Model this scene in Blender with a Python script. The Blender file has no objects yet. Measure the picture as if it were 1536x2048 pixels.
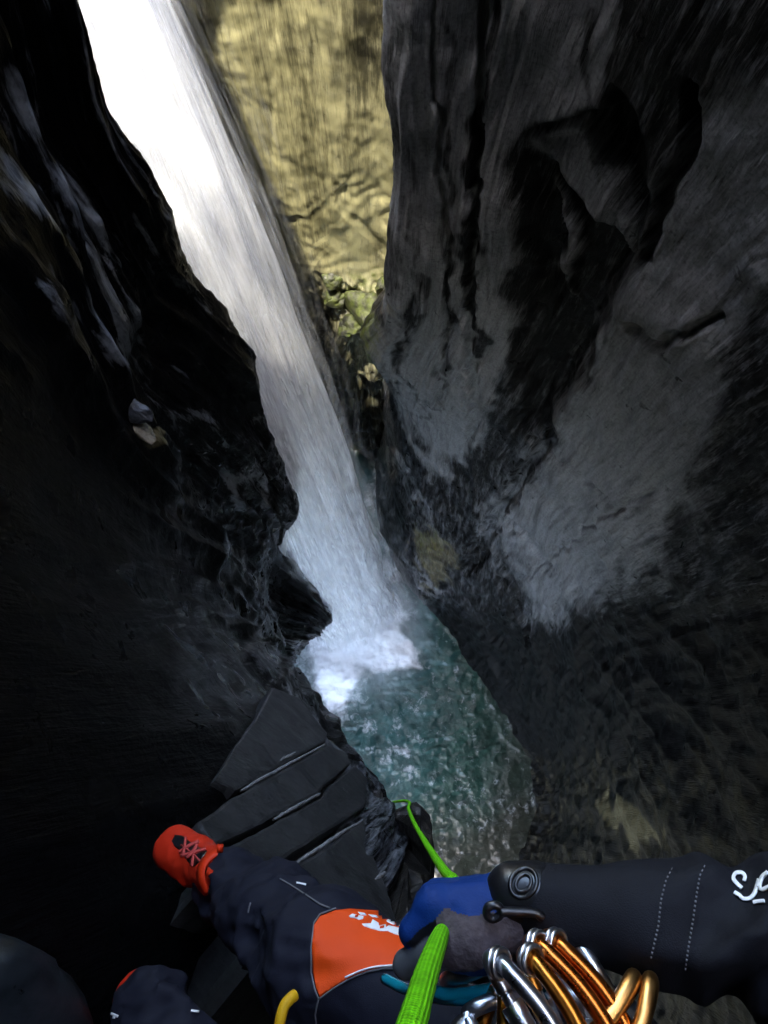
import bpy, bmesh, math, random
import numpy as np
from mathutils import Vector, Matrix
from mathutils.bvhtree import BVHTree

random.seed(7); rng = np.random.default_rng(7)
SC = bpy.context.scene
COL = SC.collection

# ------------------------------------------------------------------ camera
CAMZ = 16.0                      # metres above the pool
FPX = 1350.0                     # focal length in pixels of the 1536 x 2048 photograph
TILT = math.atan(396 / 1350)     # the camera looks almost straight down
CT, ST = math.cos(TILT), math.sin(TILT)
cam_d = bpy.data.cameras.new('camera')
cam = bpy.data.objects.new('camera', cam_d); COL.objects.link(cam)
cam.location = (0, 0, CAMZ); cam.rotation_euler = (TILT, 0, 0)
cam_d.sensor_fit = 'VERTICAL'; cam_d.sensor_height = 36.0
cam_d.lens = 36.0 * FPX / 2048
cam_d.clip_start = 0.02; cam_d.clip_end = 500
SC.camera = cam

# ------------------------------------------------------------------ light
SUN_EL, SUN_AZ = math.radians(79), math.radians(225)     # azimuth clockwise from +Y
world = bpy.data.worlds.new('World'); SC.world = world; world.use_nodes = True
nt = world.node_tree; nt.nodes.clear()
sky = nt.nodes.new('ShaderNodeTexSky'); sky.sky_type = 'NISHITA'; sky.sun_disc = False
sky.sun_elevation = SUN_EL; sky.sun_rotation = SUN_AZ; sky.dust_density = 2.0; sky.ozone_density = 0.8
bg = nt.nodes.new('ShaderNodeBackground'); bg.inputs[1].default_value = 0.15
wo = nt.nodes.new('ShaderNodeOutputWorld')
nt.links.new(sky.outputs[0], bg.inputs[0]); nt.links.new(bg.outputs[0], wo.inputs[0])
sun_d = bpy.data.lights.new('sun', 'SUN'); sun_d.energy = 2.0; sun_d.angle = math.radians(1.0)
sun_d.color = (1.0, 0.93, 0.80)
sun = bpy.data.objects.new('sun', sun_d); COL.objects.link(sun)
sdir = Vector((math.sin(SUN_AZ) * math.cos(SUN_EL), math.cos(SUN_AZ) * math.cos(SUN_EL), math.sin(SUN_EL)))
sun.rotation_euler = sdir.to_track_quat('Z', 'Y').to_euler(); sun.location = (0, 0, 40)
SC.view_settings.view_transform = 'Standard'; SC.view_settings.look = 'None'
SC.view_settings.exposure = 4.55; SC.view_settings.gamma = 1.0
SC.view_settings.use_curve_mapping = False
SC.cycles.use_denoising = True
SC.cycles.max_bounces = 8; SC.cycles.diffuse_bounces = 5; SC.cycles.transparent_max_bounces = 16
SC.cycles.sample_clamp_indirect = 6.0; SC.cycles.volume_bounces = 2

# ------------------------------------------------------------------ helpers
def ray(px, py):
    x = (np.asarray(px, float) - 768) / FPX; y = (1024 - np.asarray(py, float)) / FPX
    return np.stack([x, ST + CT * y, -CT + ST * y], -1)
def P(px, py, D):                # photograph pixel + metres below the camera -> world point
    r = ray(px, py); k = D / -r[..., 2]
    return r * np.asarray(k)[..., None] + np.array([0, 0, CAMZ])
def Q(px, py, t):                # photograph pixel + distance along the view axis -> world point
    return ray(px, py) * np.asarray(t)[..., None] + np.array([0, 0, CAMZ])
def proj(p):                     # world -> photograph pixel
    q = np.asarray(p) - np.array([0, 0, CAMZ])
    t = q[..., 1] * ST - q[..., 2] * CT
    u = q[..., 1] * CT + q[..., 2] * ST
    t = np.where(t > 0.02, t, 0.02)
    return 768 + FPX * q[..., 0] / t, 1024 - FPX * u / t, t

def _h(ix, iy, iz, s):
    n = (ix * 374761393 + iy * 668265263 + iz * 2147483647 + s * 974634777) & 0xFFFFFFFF
    n = ((n ^ (n >> 13)) * 1274126177) & 0xFFFFFFFF
    n = ((n ^ (n >> 16)) * 2246822519) & 0xFFFFFFFF
    return ((n >> 8) & 0xFFFF) / 32767.5 - 1.0
def noise(p, s=0):               # value noise, -1..1
    p = np.asarray(p, float); i = np.floor(p).astype(np.int64); f = p - i
    f = f * f * f * (f * (f * 6 - 15) + 10)
    r = 0
    for dx in (0, 1):
        wx = f[..., 0] if dx else 1 - f[..., 0]
        for dy in (0, 1):
            wy = f[..., 1] if dy else 1 - f[..., 1]
            for dz in (0, 1):
                wz = f[..., 2] if dz else 1 - f[..., 2]
                r = r + wx * wy * wz * _h(i[..., 0] + dx, i[..., 1] + dy, i[..., 2] + dz, s)
    return r
def fbm(p, o=4, s=0, g=0.5):
    a, r, q = 1.0, 0, np.asarray(p, float)
    for k in range(o):
        r = r + a * noise(q, s + k); q = q * 2.03 + 11.3; a *= g
    return r
def ridged(p, o=4, s=0):
    a, r, q = 1.0, 0, np.asarray(p, float)
    for k in range(o):
        r = r + a * (1 - np.abs(noise(q, s + k)) * 2); q = q * 2.1 + 7.7; a *= 0.5
    return r
def V3(a, b, c): 
    a, b, c = np.broadcast_arrays(a, b, c); return np.stack([a, b, c], -1)
def sstep(a, b, x):
    t = np.clip((x - a) / (b - a), 0, 1); return t * t * (3 - 2 * t)
def polysd(px, py, poly):        # signed distance in pixels, positive inside
    poly = np.asarray(poly, float); d = np.full(np.shape(px), 1e9); ins = np.zeros(np.shape(px), bool)
    n = len(poly)
    for k in range(n):
        ax, ay = poly[k]; bx, by = poly[(k + 1) % n]
        ex, ey = bx - ax, by - ay; wx, wy = px - ax, py - ay
        t = np.clip((wx * ex + wy * ey) / (ex * ex + ey * ey + 1e-9), 0, 1)
        d = np.minimum(d, np.hypot(wx - ex * t, wy - ey * t))
        c = ((ay <= py) & (by > py)) | ((by <= py) & (ay > py))
        xi = ax + (py - ay) / (by - ay + 1e-12) * ex
        ins ^= c & (px < xi)
    return np.where(ins, d, -d)
def linesd(px, py, pts):         # distance in pixels to a polyline
    pts = np.asarray(pts, float); d = np.full(np.shape(px), 1e9)
    for (ax, ay), (bx, by) in zip(pts[:-1], pts[1:]):
        ex, ey = bx - ax, by - ay; wx, wy = px - ax, py - ay
        t = np.clip((wx * ex + wy * ey) / (ex * ex + ey * ey + 1e-9), 0, 1)
        d = np.minimum(d, np.hypot(wx - ex * t, wy - ey * t))
    return d

def cat(pts, ts):                # Catmull-Rom through pts (n, k) at parameters 0..n-1
    pts = np.asarray(pts, float); n = len(pts)
    e = np.vstack([2 * pts[0] - pts[1], pts, 2 * pts[-1] - pts[-2]])
    i = np.clip(np.floor(ts).astype(int), 0, n - 2); f = (np.asarray(ts) - i)[:, None]
    a, b, c, d = e[i], e[i + 1], e[i + 2], e[i + 3]
    return 0.5 * (2 * b + (c - a) * f + (2 * a - 5 * b + 4 * c - d) * f * f + (3 * b - a - 3 * c + d) * f ** 3)

def mesh_from(name, V, F, mats, parent=None, smooth=True, fm=None, attrs=None):
    me = bpy.data.meshes.new(name)
    V = np.asarray(V, np.float32); F = np.asarray(F, np.int32)
    me.vertices.add(len(V)); me.vertices.foreach_set('co', V.ravel())
    k = F.shape[1]
    me.loops.add(F.size); me.loops.foreach_set('vertex_index', F.ravel())
    me.polygons.add(len(F)); me.polygons.foreach_set('loop_start', np.arange(0, F.size, k, dtype=np.int32))
    me.update(calc_edges=True)
    if fm is not None: me.polygons.foreach_set('material_index', np.asarray(fm, np.int32))
    if smooth: me.polygons.foreach_set('use_smooth', np.ones(len(F), bool))
    if attrs:
        for an, av in attrs.items():
            av = np.asarray(av, np.float32)
            at = me.attributes.new(an, 'FLOAT_VECTOR' if av.ndim == 2 else 'FLOAT', 'POINT')
            at.data.foreach_set('vector' if av.ndim == 2 else 'value', av.ravel())
    for m in (mats if isinstance(mats, (list, tuple)) else [mats]): me.materials.append(m)
    me.validate()
    o = bpy.data.objects.new(name, me); COL.objects.link(o)
    if parent: o.parent = parent
    return o
def grid_faces(n, m, closed=False):
    i, j = np.meshgrid(np.arange(n - 1), np.arange(m if closed else m - 1), indexing='ij')
    j2 = (j + 1) % m
    return np.stack([i * m + j, i * m + j2, (i + 1) * m + j2, (i + 1) * m + j], -1).reshape(-1, 4)
def gnormal(G):
    du = np.gradient(G, axis=0); dv = np.gradient(G, axis=1)
    n = np.cross(du, dv); return n / (np.linalg.norm(n, axis=-1, keepdims=True) + 1e-9)
def tag(o, label=None, cat_=None, group=None, kind=None):
    if label: o['label'] = label
    if cat_: o['category'] = cat_
    if group: o['group'] = group
    if kind: o['kind'] = kind
    return o
def empty(name, loc, label=None, cat_=None, group=None):
    o = bpy.data.objects.new(name, None); COL.objects.link(o); o.location = loc; o.empty_display_size = 0.05
    return tag(o, label, cat_, group)
def under(o, par):               # parent keeping world geometry (parents are only translated)
    o.parent = par; o.matrix_parent_inverse = Matrix.Translation(-Vector(par.location)); return o

# ------------------------------------------------------------------ materials
class NT:
    def __init__(s, name):
        s.m = bpy.data.materials.new(name); s.m.use_nodes = True; s.t = s.m.node_tree
        s.b = s.t.nodes['Principled BSDF']; s.out = s.t.nodes['Material Output']
    def n(s, typ, **kw):
        x = s.t.nodes.new('ShaderNode' + typ)
        for k, v in kw.items():
            if isinstance(k, str) and k.startswith('i_'):
                key = k[2:].replace('_', ' '); key = int(key) if key.isdigit() else key
                s.put(x, key, v)
            else: setattr(x, k, v)
        return x
    def put(s, x, key, v):
        if isinstance(v, bpy.types.NodeSocket): s.t.links.new(v, x.inputs[key])
        else: x.inputs[key].default_value = v
    def set(s, **kw):
        for k, v in kw.items(): s.put(s.b, k.replace('_', ' '), v)
    def attr(s, name, vec=False):
        a = s.n('Attribute', attribute_name=name); return a.outputs['Vector' if vec else 'Fac']
    def math(s, op, a, b=0.0, c=0.0):
        x = s.n('Math', operation=op); s.put(x, 0, a); s.put(x, 1, b); s.put(x, 2, c); return x.outputs[0]
    def ramp(s, fac, stops, interp='LINEAR'):
        x = s.n('ValToRGB'); s.put(x, 0, fac); e = x.color_ramp.elements; x.color_ramp.interpolation = interp
        while len(e) < len(stops): e.new(0.5)
        for el, (p, c) in zip(e, stops):
            el.position = p; el.color = (c, c, c, 1) if not hasattr(c, '__len__') else (*c[:3], 1)
        return x.outputs[0]
    def mix(s, f, a, b, mode='MIX'):
        x = s.n('MixRGB', blend_type=mode); s.put(x, 0, f)
        for i, v in ((1, a), (2, b)):
            s.put(x, i, v if isinstance(v, bpy.types.NodeSocket) else (*v[:3], 1)); 
        return x.outputs[0]
    def noise(s, vec, scale, detail=4, rough=0.55, dist=0.0):
        x = s.n('TexNoise'); s.put(x, 'Vector', vec); s.put(x, 'Scale', scale); s.put(x, 'Detail', detail)
        s.put(x, 'Roughness', rough); s.put(x, 'Distortion', dist); return x.outputs[0]
    def mapv(s, vec, sc=(1, 1, 1), rot=(0, 0, 0)):
        x = s.n('Mapping'); s.put(x, 0, vec); x.inputs['Scale'].default_value = sc; x.inputs['Rotation'].default_value = rot
        return x.outputs[0]
    def bump(s, h, strength=0.3, dist=0.02):
        x = s.n('Bump'); s.put(x, 'Strength', strength); s.put(x, 'Distance', dist); s.put(x, 'Height', h); return x.outputs[0]

def rock_material(name, dark, pale, warm, rough=(0.25, 0.6), streak=(5, 0.7, 1), bump=0.5, use_flow=True, const=None, amp=1.0, spec=(.14, .40)):
    """wet canyon rock: dark schist and pale marble bands and painted light (attribute pale), warm lime crust (attribute warm), moss"""
    M = NT(name); geo = M.n('NewGeometry').outputs['Position']
    flow = M.attr('flow', True) if use_flow else M.mapv(geo, rot=(0.4, 0.9, 0.6))
    st = M.noise(M.mapv(flow, streak), 3.0, 7, 0.62, 0.6)
    st2 = M.noise(M.mapv(flow, (streak[0] * 2.7, streak[1] * 2.2, 1)), 6.0, 5, 0.6, 0.3)
    gr = M.noise(geo, 38, 5, 0.65)
    mid = M.noise(geo, 4.5, 5, 0.6, 0.4)
    f = M.math('MULTIPLY_ADD', M.math('SUBTRACT', st, 0.5), 1.5 * amp, M.attr('pale') if const is None else const[0])
    f = M.math('MULTIPLY_ADD', M.math('SUBTRACT', st2, 0.5), 0.9 * amp, f)
    f = M.math('MULTIPLY_ADD', M.math('SUBTRACT', mid, 0.5), 0.7, f)
    fp = M.ramp(f, [(0.12, 0.0), (0.45, 0.45), (0.85, 1.0)])
    base = M.mix(fp, dark, pale)
    spk = M.ramp(gr, [(0.28, 0.45), (0.5, 1.0), (0.75, 1.25)])
    base = M.mix(1.0, base, spk, 'MULTIPLY')
    wm = M.math('MULTIPLY_ADD', M.math('SUBTRACT', mid, 0.5), 0.8, M.attr('warm') if const is None else const[1])
    base = M.mix(M.ramp(wm, [(0.2, 0.0), (0.7, 1.0)]), base, M.mix(fp, tuple(c * 0.35 for c in warm), warm))
    ms = M.math('MULTIPLY_ADD', M.math('SUBTRACT', M.noise(geo, 9, 5), 0.5), 1.3, M.attr('moss') if const is None else const[2])
    base = M.mix(M.ramp(ms, [(0.3, 0.0), (0.75, 1.0)]), base, (0.10, 0.125, 0.02))
    M.set(Base_Color=base, Roughness=M.ramp(mid, [(0.3, rough[0]), (0.7, rough[1])]))
    M.set(Specular_IOR_Level=M.ramp(fp, [(0.0, spec[0]), (0.7, spec[1])]))
    hh = M.math('ADD', M.math('MULTIPLY', st2, 0.6), M.math('MULTIPLY', gr, 0.25))
    hh = M.math('ADD', hh, M.math('MULTIPLY', st, 0.8))
    M.set(Normal=M.bump(hh, bump, 0.05))
    return M.m

MAT = {}
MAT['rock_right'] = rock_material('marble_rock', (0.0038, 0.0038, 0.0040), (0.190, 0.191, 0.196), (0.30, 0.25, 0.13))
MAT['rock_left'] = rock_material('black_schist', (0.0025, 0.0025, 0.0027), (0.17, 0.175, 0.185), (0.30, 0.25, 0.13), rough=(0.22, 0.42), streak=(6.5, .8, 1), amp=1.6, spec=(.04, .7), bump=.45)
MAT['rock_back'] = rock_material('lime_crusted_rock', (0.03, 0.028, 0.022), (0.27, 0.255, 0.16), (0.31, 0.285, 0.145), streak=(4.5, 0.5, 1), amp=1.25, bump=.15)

# ------------------------------------------------------------------ canyon walls: lofts of level contours
def loft(levels, nu, Ds, urange=None, udens=None):
    """levels: {depth below camera: [(x, y), ...]} -> grid (len(Ds), nu, 3)"""
    dk = sorted(levels); arr = np.array([levels[d] for d in dk], float)        # (L, n, 2)
    n = arr.shape[1]
    # depth interpolation (monotone parameter)
    par = np.interp(Ds, dk, np.arange(len(dk)))
    rows = cat(arr.reshape(len(dk), -1), par).reshape(len(Ds), n, 2)
    if udens is None: us = np.linspace(0, n - 1, nu)
    else:
        w = np.cumsum(np.concatenate([[0], udens])); us = np.interp(np.linspace(0, w[-1], nu), w, np.arange(n))
    G = np.zeros((len(Ds), nu, 3))
    for k in range(len(Ds)):
        G[k, :, :2] = cat(rows[k], us)
        G[k, :, 2] = CAMZ - Ds[k]
    return G
def depth_samples(parts):
    return np.concatenate([np.linspace(a, b, n, endpoint=False) for a, b, n in parts] + [[parts[-1][1]]])

def add_attrs(G, pale, warm, moss):
    mid = G.shape[0] // 2
    du = np.linalg.norm(np.diff(G, axis=1), axis=-1); u = np.zeros(G.shape[:2]); u[:, 1:] = np.cumsum(du, 1)
    u = u.mean(0, keepdims=True) + 0 * u
    flow = np.stack([u, G[..., 2], 0 * u], -1)
    return dict(flow=flow.reshape(-1, 3), pale=pale.ravel(), warm=warm.ravel(), moss=moss.ravel()), u

# ---- right wall
R = {}
R[-6]  = [(3.0, 10), (2.0, 7.5), (1.2, 5.4), (1.7, 4.6), (2.1, 3.7), (2.5, 2.9), (2.9, 1.8), (3.0, .3), (2.8, -1.2), (2.4, -2.3), (1.2, -2.4), (-.9, -2.6)]  # unseen rim pulled inwards to block a stray sun patch
R[-1]  = [(1.6, 8.5), (.9, 6.0), (.25, 4.2), (.85, 3.75), (1.5, 3.1), (2.0, 2.5), (2.55, 1.6), (2.7, .4), (2.6, -1.0), (2.3, -2.9), (1.0, -4.4), (-.9, -4.8)]
R[3]   = [(1.5, 8), (.6, 5.2), (.06, 4.0), (.62, 3.75), (1.2, 3.3), (1.8, 2.7), (2.4, 1.9), (2.8, .7), (2.9, -.8), (2.7, -2.7), (1.3, -4.5), (-.9, -5)]
R[6]   = [(1.5, 8), (.6, 5.2), (.13, 4.0), (.62, 3.8), (1.2, 3.45), (1.85, 2.9), (2.45, 2.0), (2.95, .7), (3.1, -.8), (2.9, -2.7), (1.8, -4.6), (.35, -5.6)]
R[7.4] = [(1.2, 8), (.2, 5.4), (-.22, 4.35), (.45, 3.9), (1.1, 3.5), (1.85, 2.9), (2.45, 2.0), (3.0, .7), (3.1, -.8), (2.9, -2.7), (1.8, -4.6), (.35, -5.6)]
R[9]   = [(1.0, 8), (.25, 5.9), (.05, 4.9), (.50, 4.15), (1.13, 3.6), (1.85, 2.85), (2.45, 1.9), (3.0, .6), (3.15, -.9), (2.9, -2.7), (1.8, -4.6), (.35, -5.6)]
R[12.5]= [(.8, 8), (.15, 6.0), (.15, 4.9), (.65, 3.7), (1.25, 2.9), (2.0, 2.0), (2.7, .9), (3.2, -.4), (3.3, -1.7), (2.8, -3.2), (1.8, -4.6), (.35, -5.6)]
R[15.7]= [(.5, 8), (-.1, 6.2), (-.05, 4.5), (.62, 2.85), (1.36, 2.16), (2.2, 1.0), (3.0, -.33), (3.4, -1.5), (3.2, -2.6), (2.6, -3.8), (1.7, -4.7), (.35, -5.7)]
R[18]  = [(.3, 8), (-.4, 6.2), (-.2, 4.4), (.4, 2.6), (.9, 1.9), (1.5, .8), (2.2, -.4), (2.5, -1.4), (2.3, -2.2), (1.9, -3.1), (1.5, -4.4), (.8, -6.0)]
DsR = depth_samples([(-6, -1, 30), (-1, 1.5, 50), (1.5, 9, 330), (9, 18, 200)])
NU = 560
G = loft(R, NU, DsR, udens=[.4, .6, 1.6, 2.2, 2.2, 2.2, 2.0, 1.6, 1.2, .8, .4])
N = gnormal(G)
# orient normals into the canyon (towards the axis)
cx = np.array([0.3, 0.5]); s = np.sign(((cx - G[..., :2]) * N[..., :2]).sum(-1)).mean(); N *= s
px, py, tt = proj(G)
u = np.zeros(G.shape[:2]); u[:, 1:] = np.cumsum(np.linalg.norm(np.diff(G, axis=1), axis=-1), 1); u = u.mean(0, keepdims=True) + 0 * u
z = -(G[..., 2] - CAMZ)
w1 = fbm(V3(u * .8, z * .25, 0), 3, 40)
flute = ridged(V3(u * 1.9 + w1 * .6, z * .22 + .3 * w1, 2.2), 4, 3)
rough = fbm(G * 1.1, 5, 21)
fine = fbm(V3(u * 7 + w1, z * 1.6, 0), 4, 61)
butt = sstep(1200, 1000, px + 40 * noise(G * 2, 5)) * sstep(980, 700, py)       # fluted buttress zone
disp = .05 * flute * (.5 + butt) + .06 * rough + .018 * fine
jx = px + 26 * fbm(G * 2.2, 3, 91); jy = py + 26 * fbm(G * 2.2, 3, 95)
# recess under the overhanging shoulder
rec = [(1035, 270), (1075, 245), (1205, 225), (1225, 160), (1290, 230), (1310, 400), (1275, 560), (1235, 620), (1180, 760), (1100, 870), (1010, 880), (1015, 640), (1025, 420)]
rs = polysd(jx * .5 + px * .5, jy * .5 + py * .5, rec)
disp -= .36 * sstep(-6, 60, rs) * (.25 + .75 * sstep(1330, 1190, px))
# leaning plate inside the recess
pl = [(1042, 285), (1080, 262), (1170, 252), (1195, 360), (1260, 470), (1245, 545), (1180, 500), (1110, 420), (1060, 360)]
disp += .24 * sstep(-5, 30, polysd(.5 * (jx + px), .5 * (jy + py), pl))
rb = [(1075, 390), (1120, 500), (1140, 580), (1130, 640), (1100, 560), (1075, 470)]
disp += .18 * sstep(-4, 18, polysd(jx, jy, rb))
# cracks
for ln, w, dp in [([(965, -80), (975, 110), (960, 250), (950, 470), (945, 700), (950, 860)], 11, .13),
                  ([(860, -60), (880, 300), (905, 520), (880, 800)], 7, .06),
                  ([(1380, 180), (1370, 300), (1330, 400), (1290, 480), (1260, 560)], 16, .25),
                  ([(1250, 650), (1330, 690), (1350, 665), (1440, 630)], 12, .10),
                  ([(1095, 880), (1040, 960), (985, 1040), (945, 1130)], 15, .18),
                  ([(1000, 1010), (1070, 1090), (1100, 1140)], 7, .07),
                  ([(985, 1060), (1020, 1170), (1060, 1280)], 10, .10),
                  ([(1060, 870), (1180, 960), (1250, 1010)], 5, .04),
                  ([(1300, 980), (1200, 1040), (1110, 1110), (1020, 1180)], 5, .04)]:
    disp -= dp * sstep(w * 1.5, w * .3, linesd(px + 10 * fbm(G * 5, 3, 33), py + 10 * fbm(G * 5, 3, 37), ln))
# stepped bedding low on the wall
bed = np.abs(((px * .55 + py * .83 + 60 * w1) / 26) % 1 - .5) * 2
disp += .03 * bed * sstep(820, 900, py) * sstep(1130, 1000, px)
lowr = sstep(1150, 1300, py) 
disp += .06 * lowr * ridged(V3(u * 1.2 + z * .8, z * 1.0 - u * .5, 0), 4, 71)
G2 = G + N * disp[..., None]
pale = .12 + 0 * px
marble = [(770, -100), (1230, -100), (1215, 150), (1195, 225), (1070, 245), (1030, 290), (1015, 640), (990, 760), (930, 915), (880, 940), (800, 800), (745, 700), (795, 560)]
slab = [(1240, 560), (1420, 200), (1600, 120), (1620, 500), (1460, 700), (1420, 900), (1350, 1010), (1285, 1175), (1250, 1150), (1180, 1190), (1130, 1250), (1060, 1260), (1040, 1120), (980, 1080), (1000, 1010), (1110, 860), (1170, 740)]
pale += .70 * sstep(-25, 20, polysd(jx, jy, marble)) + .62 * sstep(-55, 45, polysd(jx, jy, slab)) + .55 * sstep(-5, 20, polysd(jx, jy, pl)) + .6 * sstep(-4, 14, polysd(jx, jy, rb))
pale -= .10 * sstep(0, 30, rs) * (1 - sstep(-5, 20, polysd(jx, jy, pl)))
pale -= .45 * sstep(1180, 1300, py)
pale += .45 * sstep(-3, 14, polysd(jx, jy, [(1205, 1560), (1235, 1590), (1340, 1670), (1335, 1690), (1290, 1690), (1225, 1640)]))  # dim patch of sunlight painted pale on the lower right rock
pale += .6 * sstep(14, 2, linesd(jx, jy, [(755, 900), (800, 930), (860, 1020), (880, 1060)])) * .6
pale += .5 * sstep(-3, 20, polysd(jx, jy, [(790, 1090), (850, 1130), (890, 1190), (960, 1240), (900, 1215), (830, 1190)]))
for ln, w, k in [([(985, -40), (975, 110), (960, 260), (955, 470), (950, 700)], 22, .8), ([(800, 100), (815, 300), (830, 500), (800, 700)], 12, .35), ([(880, -20), (900, 260), (905, 500), (890, 650)], 14, .45),
                 ([(925, 480), (905, 560), (900, 640)], 14, .55), ([(840, 560), (815, 660), (800, 760)], 20, .5), ([(1060, -20), (1075, 90), (1075, 150)], 12, .3), ([(900, 640), (870, 760), (850, 860)], 12, .4), ([(1180, 20), (1170, 130), (1190, 220)], 14, .5)]:
    pale -= k * sstep(w, w * .2, linesd(jx, jy, ln))
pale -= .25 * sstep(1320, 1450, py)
warm = .0 * px + .22 * sstep(1380, 1560, py) + .55 * sstep(-20, 20, polysd(jx, jy, [(820, 1060), (880, 1040), (910, 1120), (870, 1180), (835, 1120)])) + .4 * sstep(300, 900, px) * 0
warm += .25 * sstep(60, 0, linesd(px, py, [(790, 600), (760, 690), (740, 700)]))
warm += .7 * sstep(-3, 14, polysd(jx, jy, [(1205, 1560), (1235, 1590), (1340, 1670), (1335, 1690), (1290, 1690), (1225, 1640)]))  # same sunlit patch, its warm tint painted in
moss = 0 * px + .5 * sstep(30, 0, linesd(px, py, [(755, 640), (738, 700), (750, 730)])) + .35 * sstep(-20, 20, polysd(jx, jy, [(820, 1060), (880, 1040), (890, 1100), (850, 1130)]))
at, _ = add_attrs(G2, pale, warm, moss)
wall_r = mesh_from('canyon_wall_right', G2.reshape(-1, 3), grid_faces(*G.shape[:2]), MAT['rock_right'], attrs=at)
tag(wall_r, kind='structure')

# ---- left wall
L = {}
#        0 behind     1           2 bend      3 nose       4            5           6 ridge      7 recess     8            9 end edge   10         11          12
L[-6]  = [(-.9, -4.4), (1.7, -3.3), (2.5, -2.2), (2.5, -1.0), (2.4, .0), (2.1, 1.0), (1.3, 2.7), (-.2, 3.25), (-1.7, 3.0), (-2.3, 1.9), (-4.0, 1.9), (-4.6, 6), (-4.6, 10)]  # unseen roof overhang, shaped to keep the sun off the near canyon
L[-1]  = [(-.9, -5), (-.7, -3), (-.5, -1.8), (-.36, -.9), (-.32, -.3), (-.32, .6), (-.28, 1.6), (-.55, 2.1), (-1.05, 2.5), (-1.35, 2.72), (-2.7, 2.7), (-3.8, 5.3), (-4.0, 9)]  # unseen bulge and fin added to shade the near left rock
L[-3]  = [(-.9, -4.7), (-.3, -3.1), (.0, -1.9), (.1, -1.0), (.05, -.1), (-.1, .7), (-.5, 1.5), (-.9, 2.0), (-1.3, 2.2), (-2.0, 2.3), (-3.4, 2.4), (-4.2, 5.5), (-4.4, 9)]
L[0.5] = [(-.9, -5), (-.9, -3), (-.9, -1.8), (-.90, -.95), (-.92, -.35), (-.9, .5), (-.72, 1.6), (-1.05, 2.05), (-1.22, 2.5), (-1.22, 2.8), (-2.4, 2.9), (-3.5, 5.3), (-3.8, 8)]
L[1.45]= [(-.9, -5), (-.8, -3), (-.72, -1.6), (-.54, -.80), (-.54, -.32), (-.95, .45), (-1.14, 1.75), (-1.36, 2.1), (-1.25, 2.5), (-1.2, 2.75), (-2.4, 2.9), (-3.5, 5.3), (-3.8, 8)]
L[2.6] = [(-.9, -5), (-.8, -3), (-.45, -1.5), (-.02, -.68), (-.22, -.35), (-.95, .45), (-1.18, 1.37), (-1.42, 1.75), (-1.42, 2.3), (-1.27, 2.62), (-2.4, 2.9), (-3.5, 5.3), (-3.8, 8)]
L[3.8] = [(-.9, -5), (-.8, -3), (-.55, -1.4), (-.05, -.62), (-.10, -.42), (-.95, .45), (-1.2, 1.28), (-1.45, 1.7), (-1.42, 2.3), (-1.27, 2.75), (-2.1, 3.3), (-3.2, 5.3), (-3.6, 8)]
L[5]   = [(-1.2, -5), (-1.1, -3), (-.95, -1.4), (-.60, -.5), (-.42, -.15), (-.98, .5), (-1.2, 1.15), (-1.5, 1.65), (-1.36, 2.3), (-1.2, 2.82), (-2.1, 3.4), (-3.2, 5.3), (-3.6, 8)]
L[6.2] = [(-1.5, -5), (-1.5, -3), (-1.3, -1.4), (-1.05, -.4), (-.80, .12), (-1.0, .5), (-1.2, .95), (-1.5, 1.6), (-1.3, 2.3), (-1.2, 2.7), (-2.1, 3.4), (-3.2, 5.3), (-3.6, 8)]
L[8.4] = [(-1.8, -5), (-1.8, -3), (-1.6, -1.4), (-1.5, -.4), (-1.35, .12), (-1.25, .4), (-1.2, .62), (-1.5, 1.5), (-1.35, 2.2), (-1.22, 2.55), (-2.1, 3.4), (-3.2, 5.3), (-3.6, 8)]
L[10]  = [(-1.9, -5), (-1.9, -3), (-1.9, -1.4), (-2.0, -.4), (-1.9, .12), (-1.8, .5), (-1.8, .9), (-1.8, 1.4), (-1.72, 2.0), (-1.62, 2.5), (-2.2, 3.4), (-3.2, 5.3), (-3.6, 8)]
L[13.4]= [(-2.0, -5), (-2.0, -3), (-2.1, -1.4), (-2.3, -.4), (-2.2, .3), (-1.9, .8), (-1.6, 1.1), (-1.35, 1.4), (-1.2, 1.62), (-1.2, 1.9), (-2.2, 3.0), (-3.2, 5.0), (-3.6, 8)]
L[14.6]= [(-2.0, -5), (-2.0, -3), (-2.1, -1.4), (-2.6, -.4), (-2.7, .5), (-2.6, 1.1), (-2.5, 1.5), (-2.4, 1.9), (-2.3, 2.2), (-2.3, 2.5), (-2.6, 3.3), (-3.2, 5.0), (-3.6, 8)]
L[16.5]= [(-2.0, -4.6), (-2.0, -3), (-2.1, -1.4), (-2.6, -.4), (-2.7, .5), (-2.6, 1.1), (-2.5, 1.5), (-2.4, 1.9), (-2.3, 2.2), (-2.3, 2.5), (-2.6, 3.3), (-3.2, 5.0), (-3.6, 8)]
L[18]  = L[16.5]
DsL = depth_samples([(-6, -1, 30), (-1, .8, 70), (.8, 4, 190), (4, 9, 130), (9, 18, 110)])
G = loft(L, 520, DsL, udens=[.3, .6, 1.2, 1.6, 2.2, 2.4, 2.2, 2.2, 2.0, 1.6, .8, .4])
N = gnormal(G); s = np.sign(((np.array([.6, .8]) - G[..., :2]) * N[..., :2])[:, 100:380].sum(-1)).mean(); N *= s
px, py, tt = proj(G)
u = np.zeros(G.shape[:2]); u[:, 1:] = np.cumsum(np.linalg.norm(np.diff(G, axis=1), axis=-1), 1); u = u.mean(0, keepdims=True) + 0 * u
z = -(G[..., 2] - CAMZ)
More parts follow.
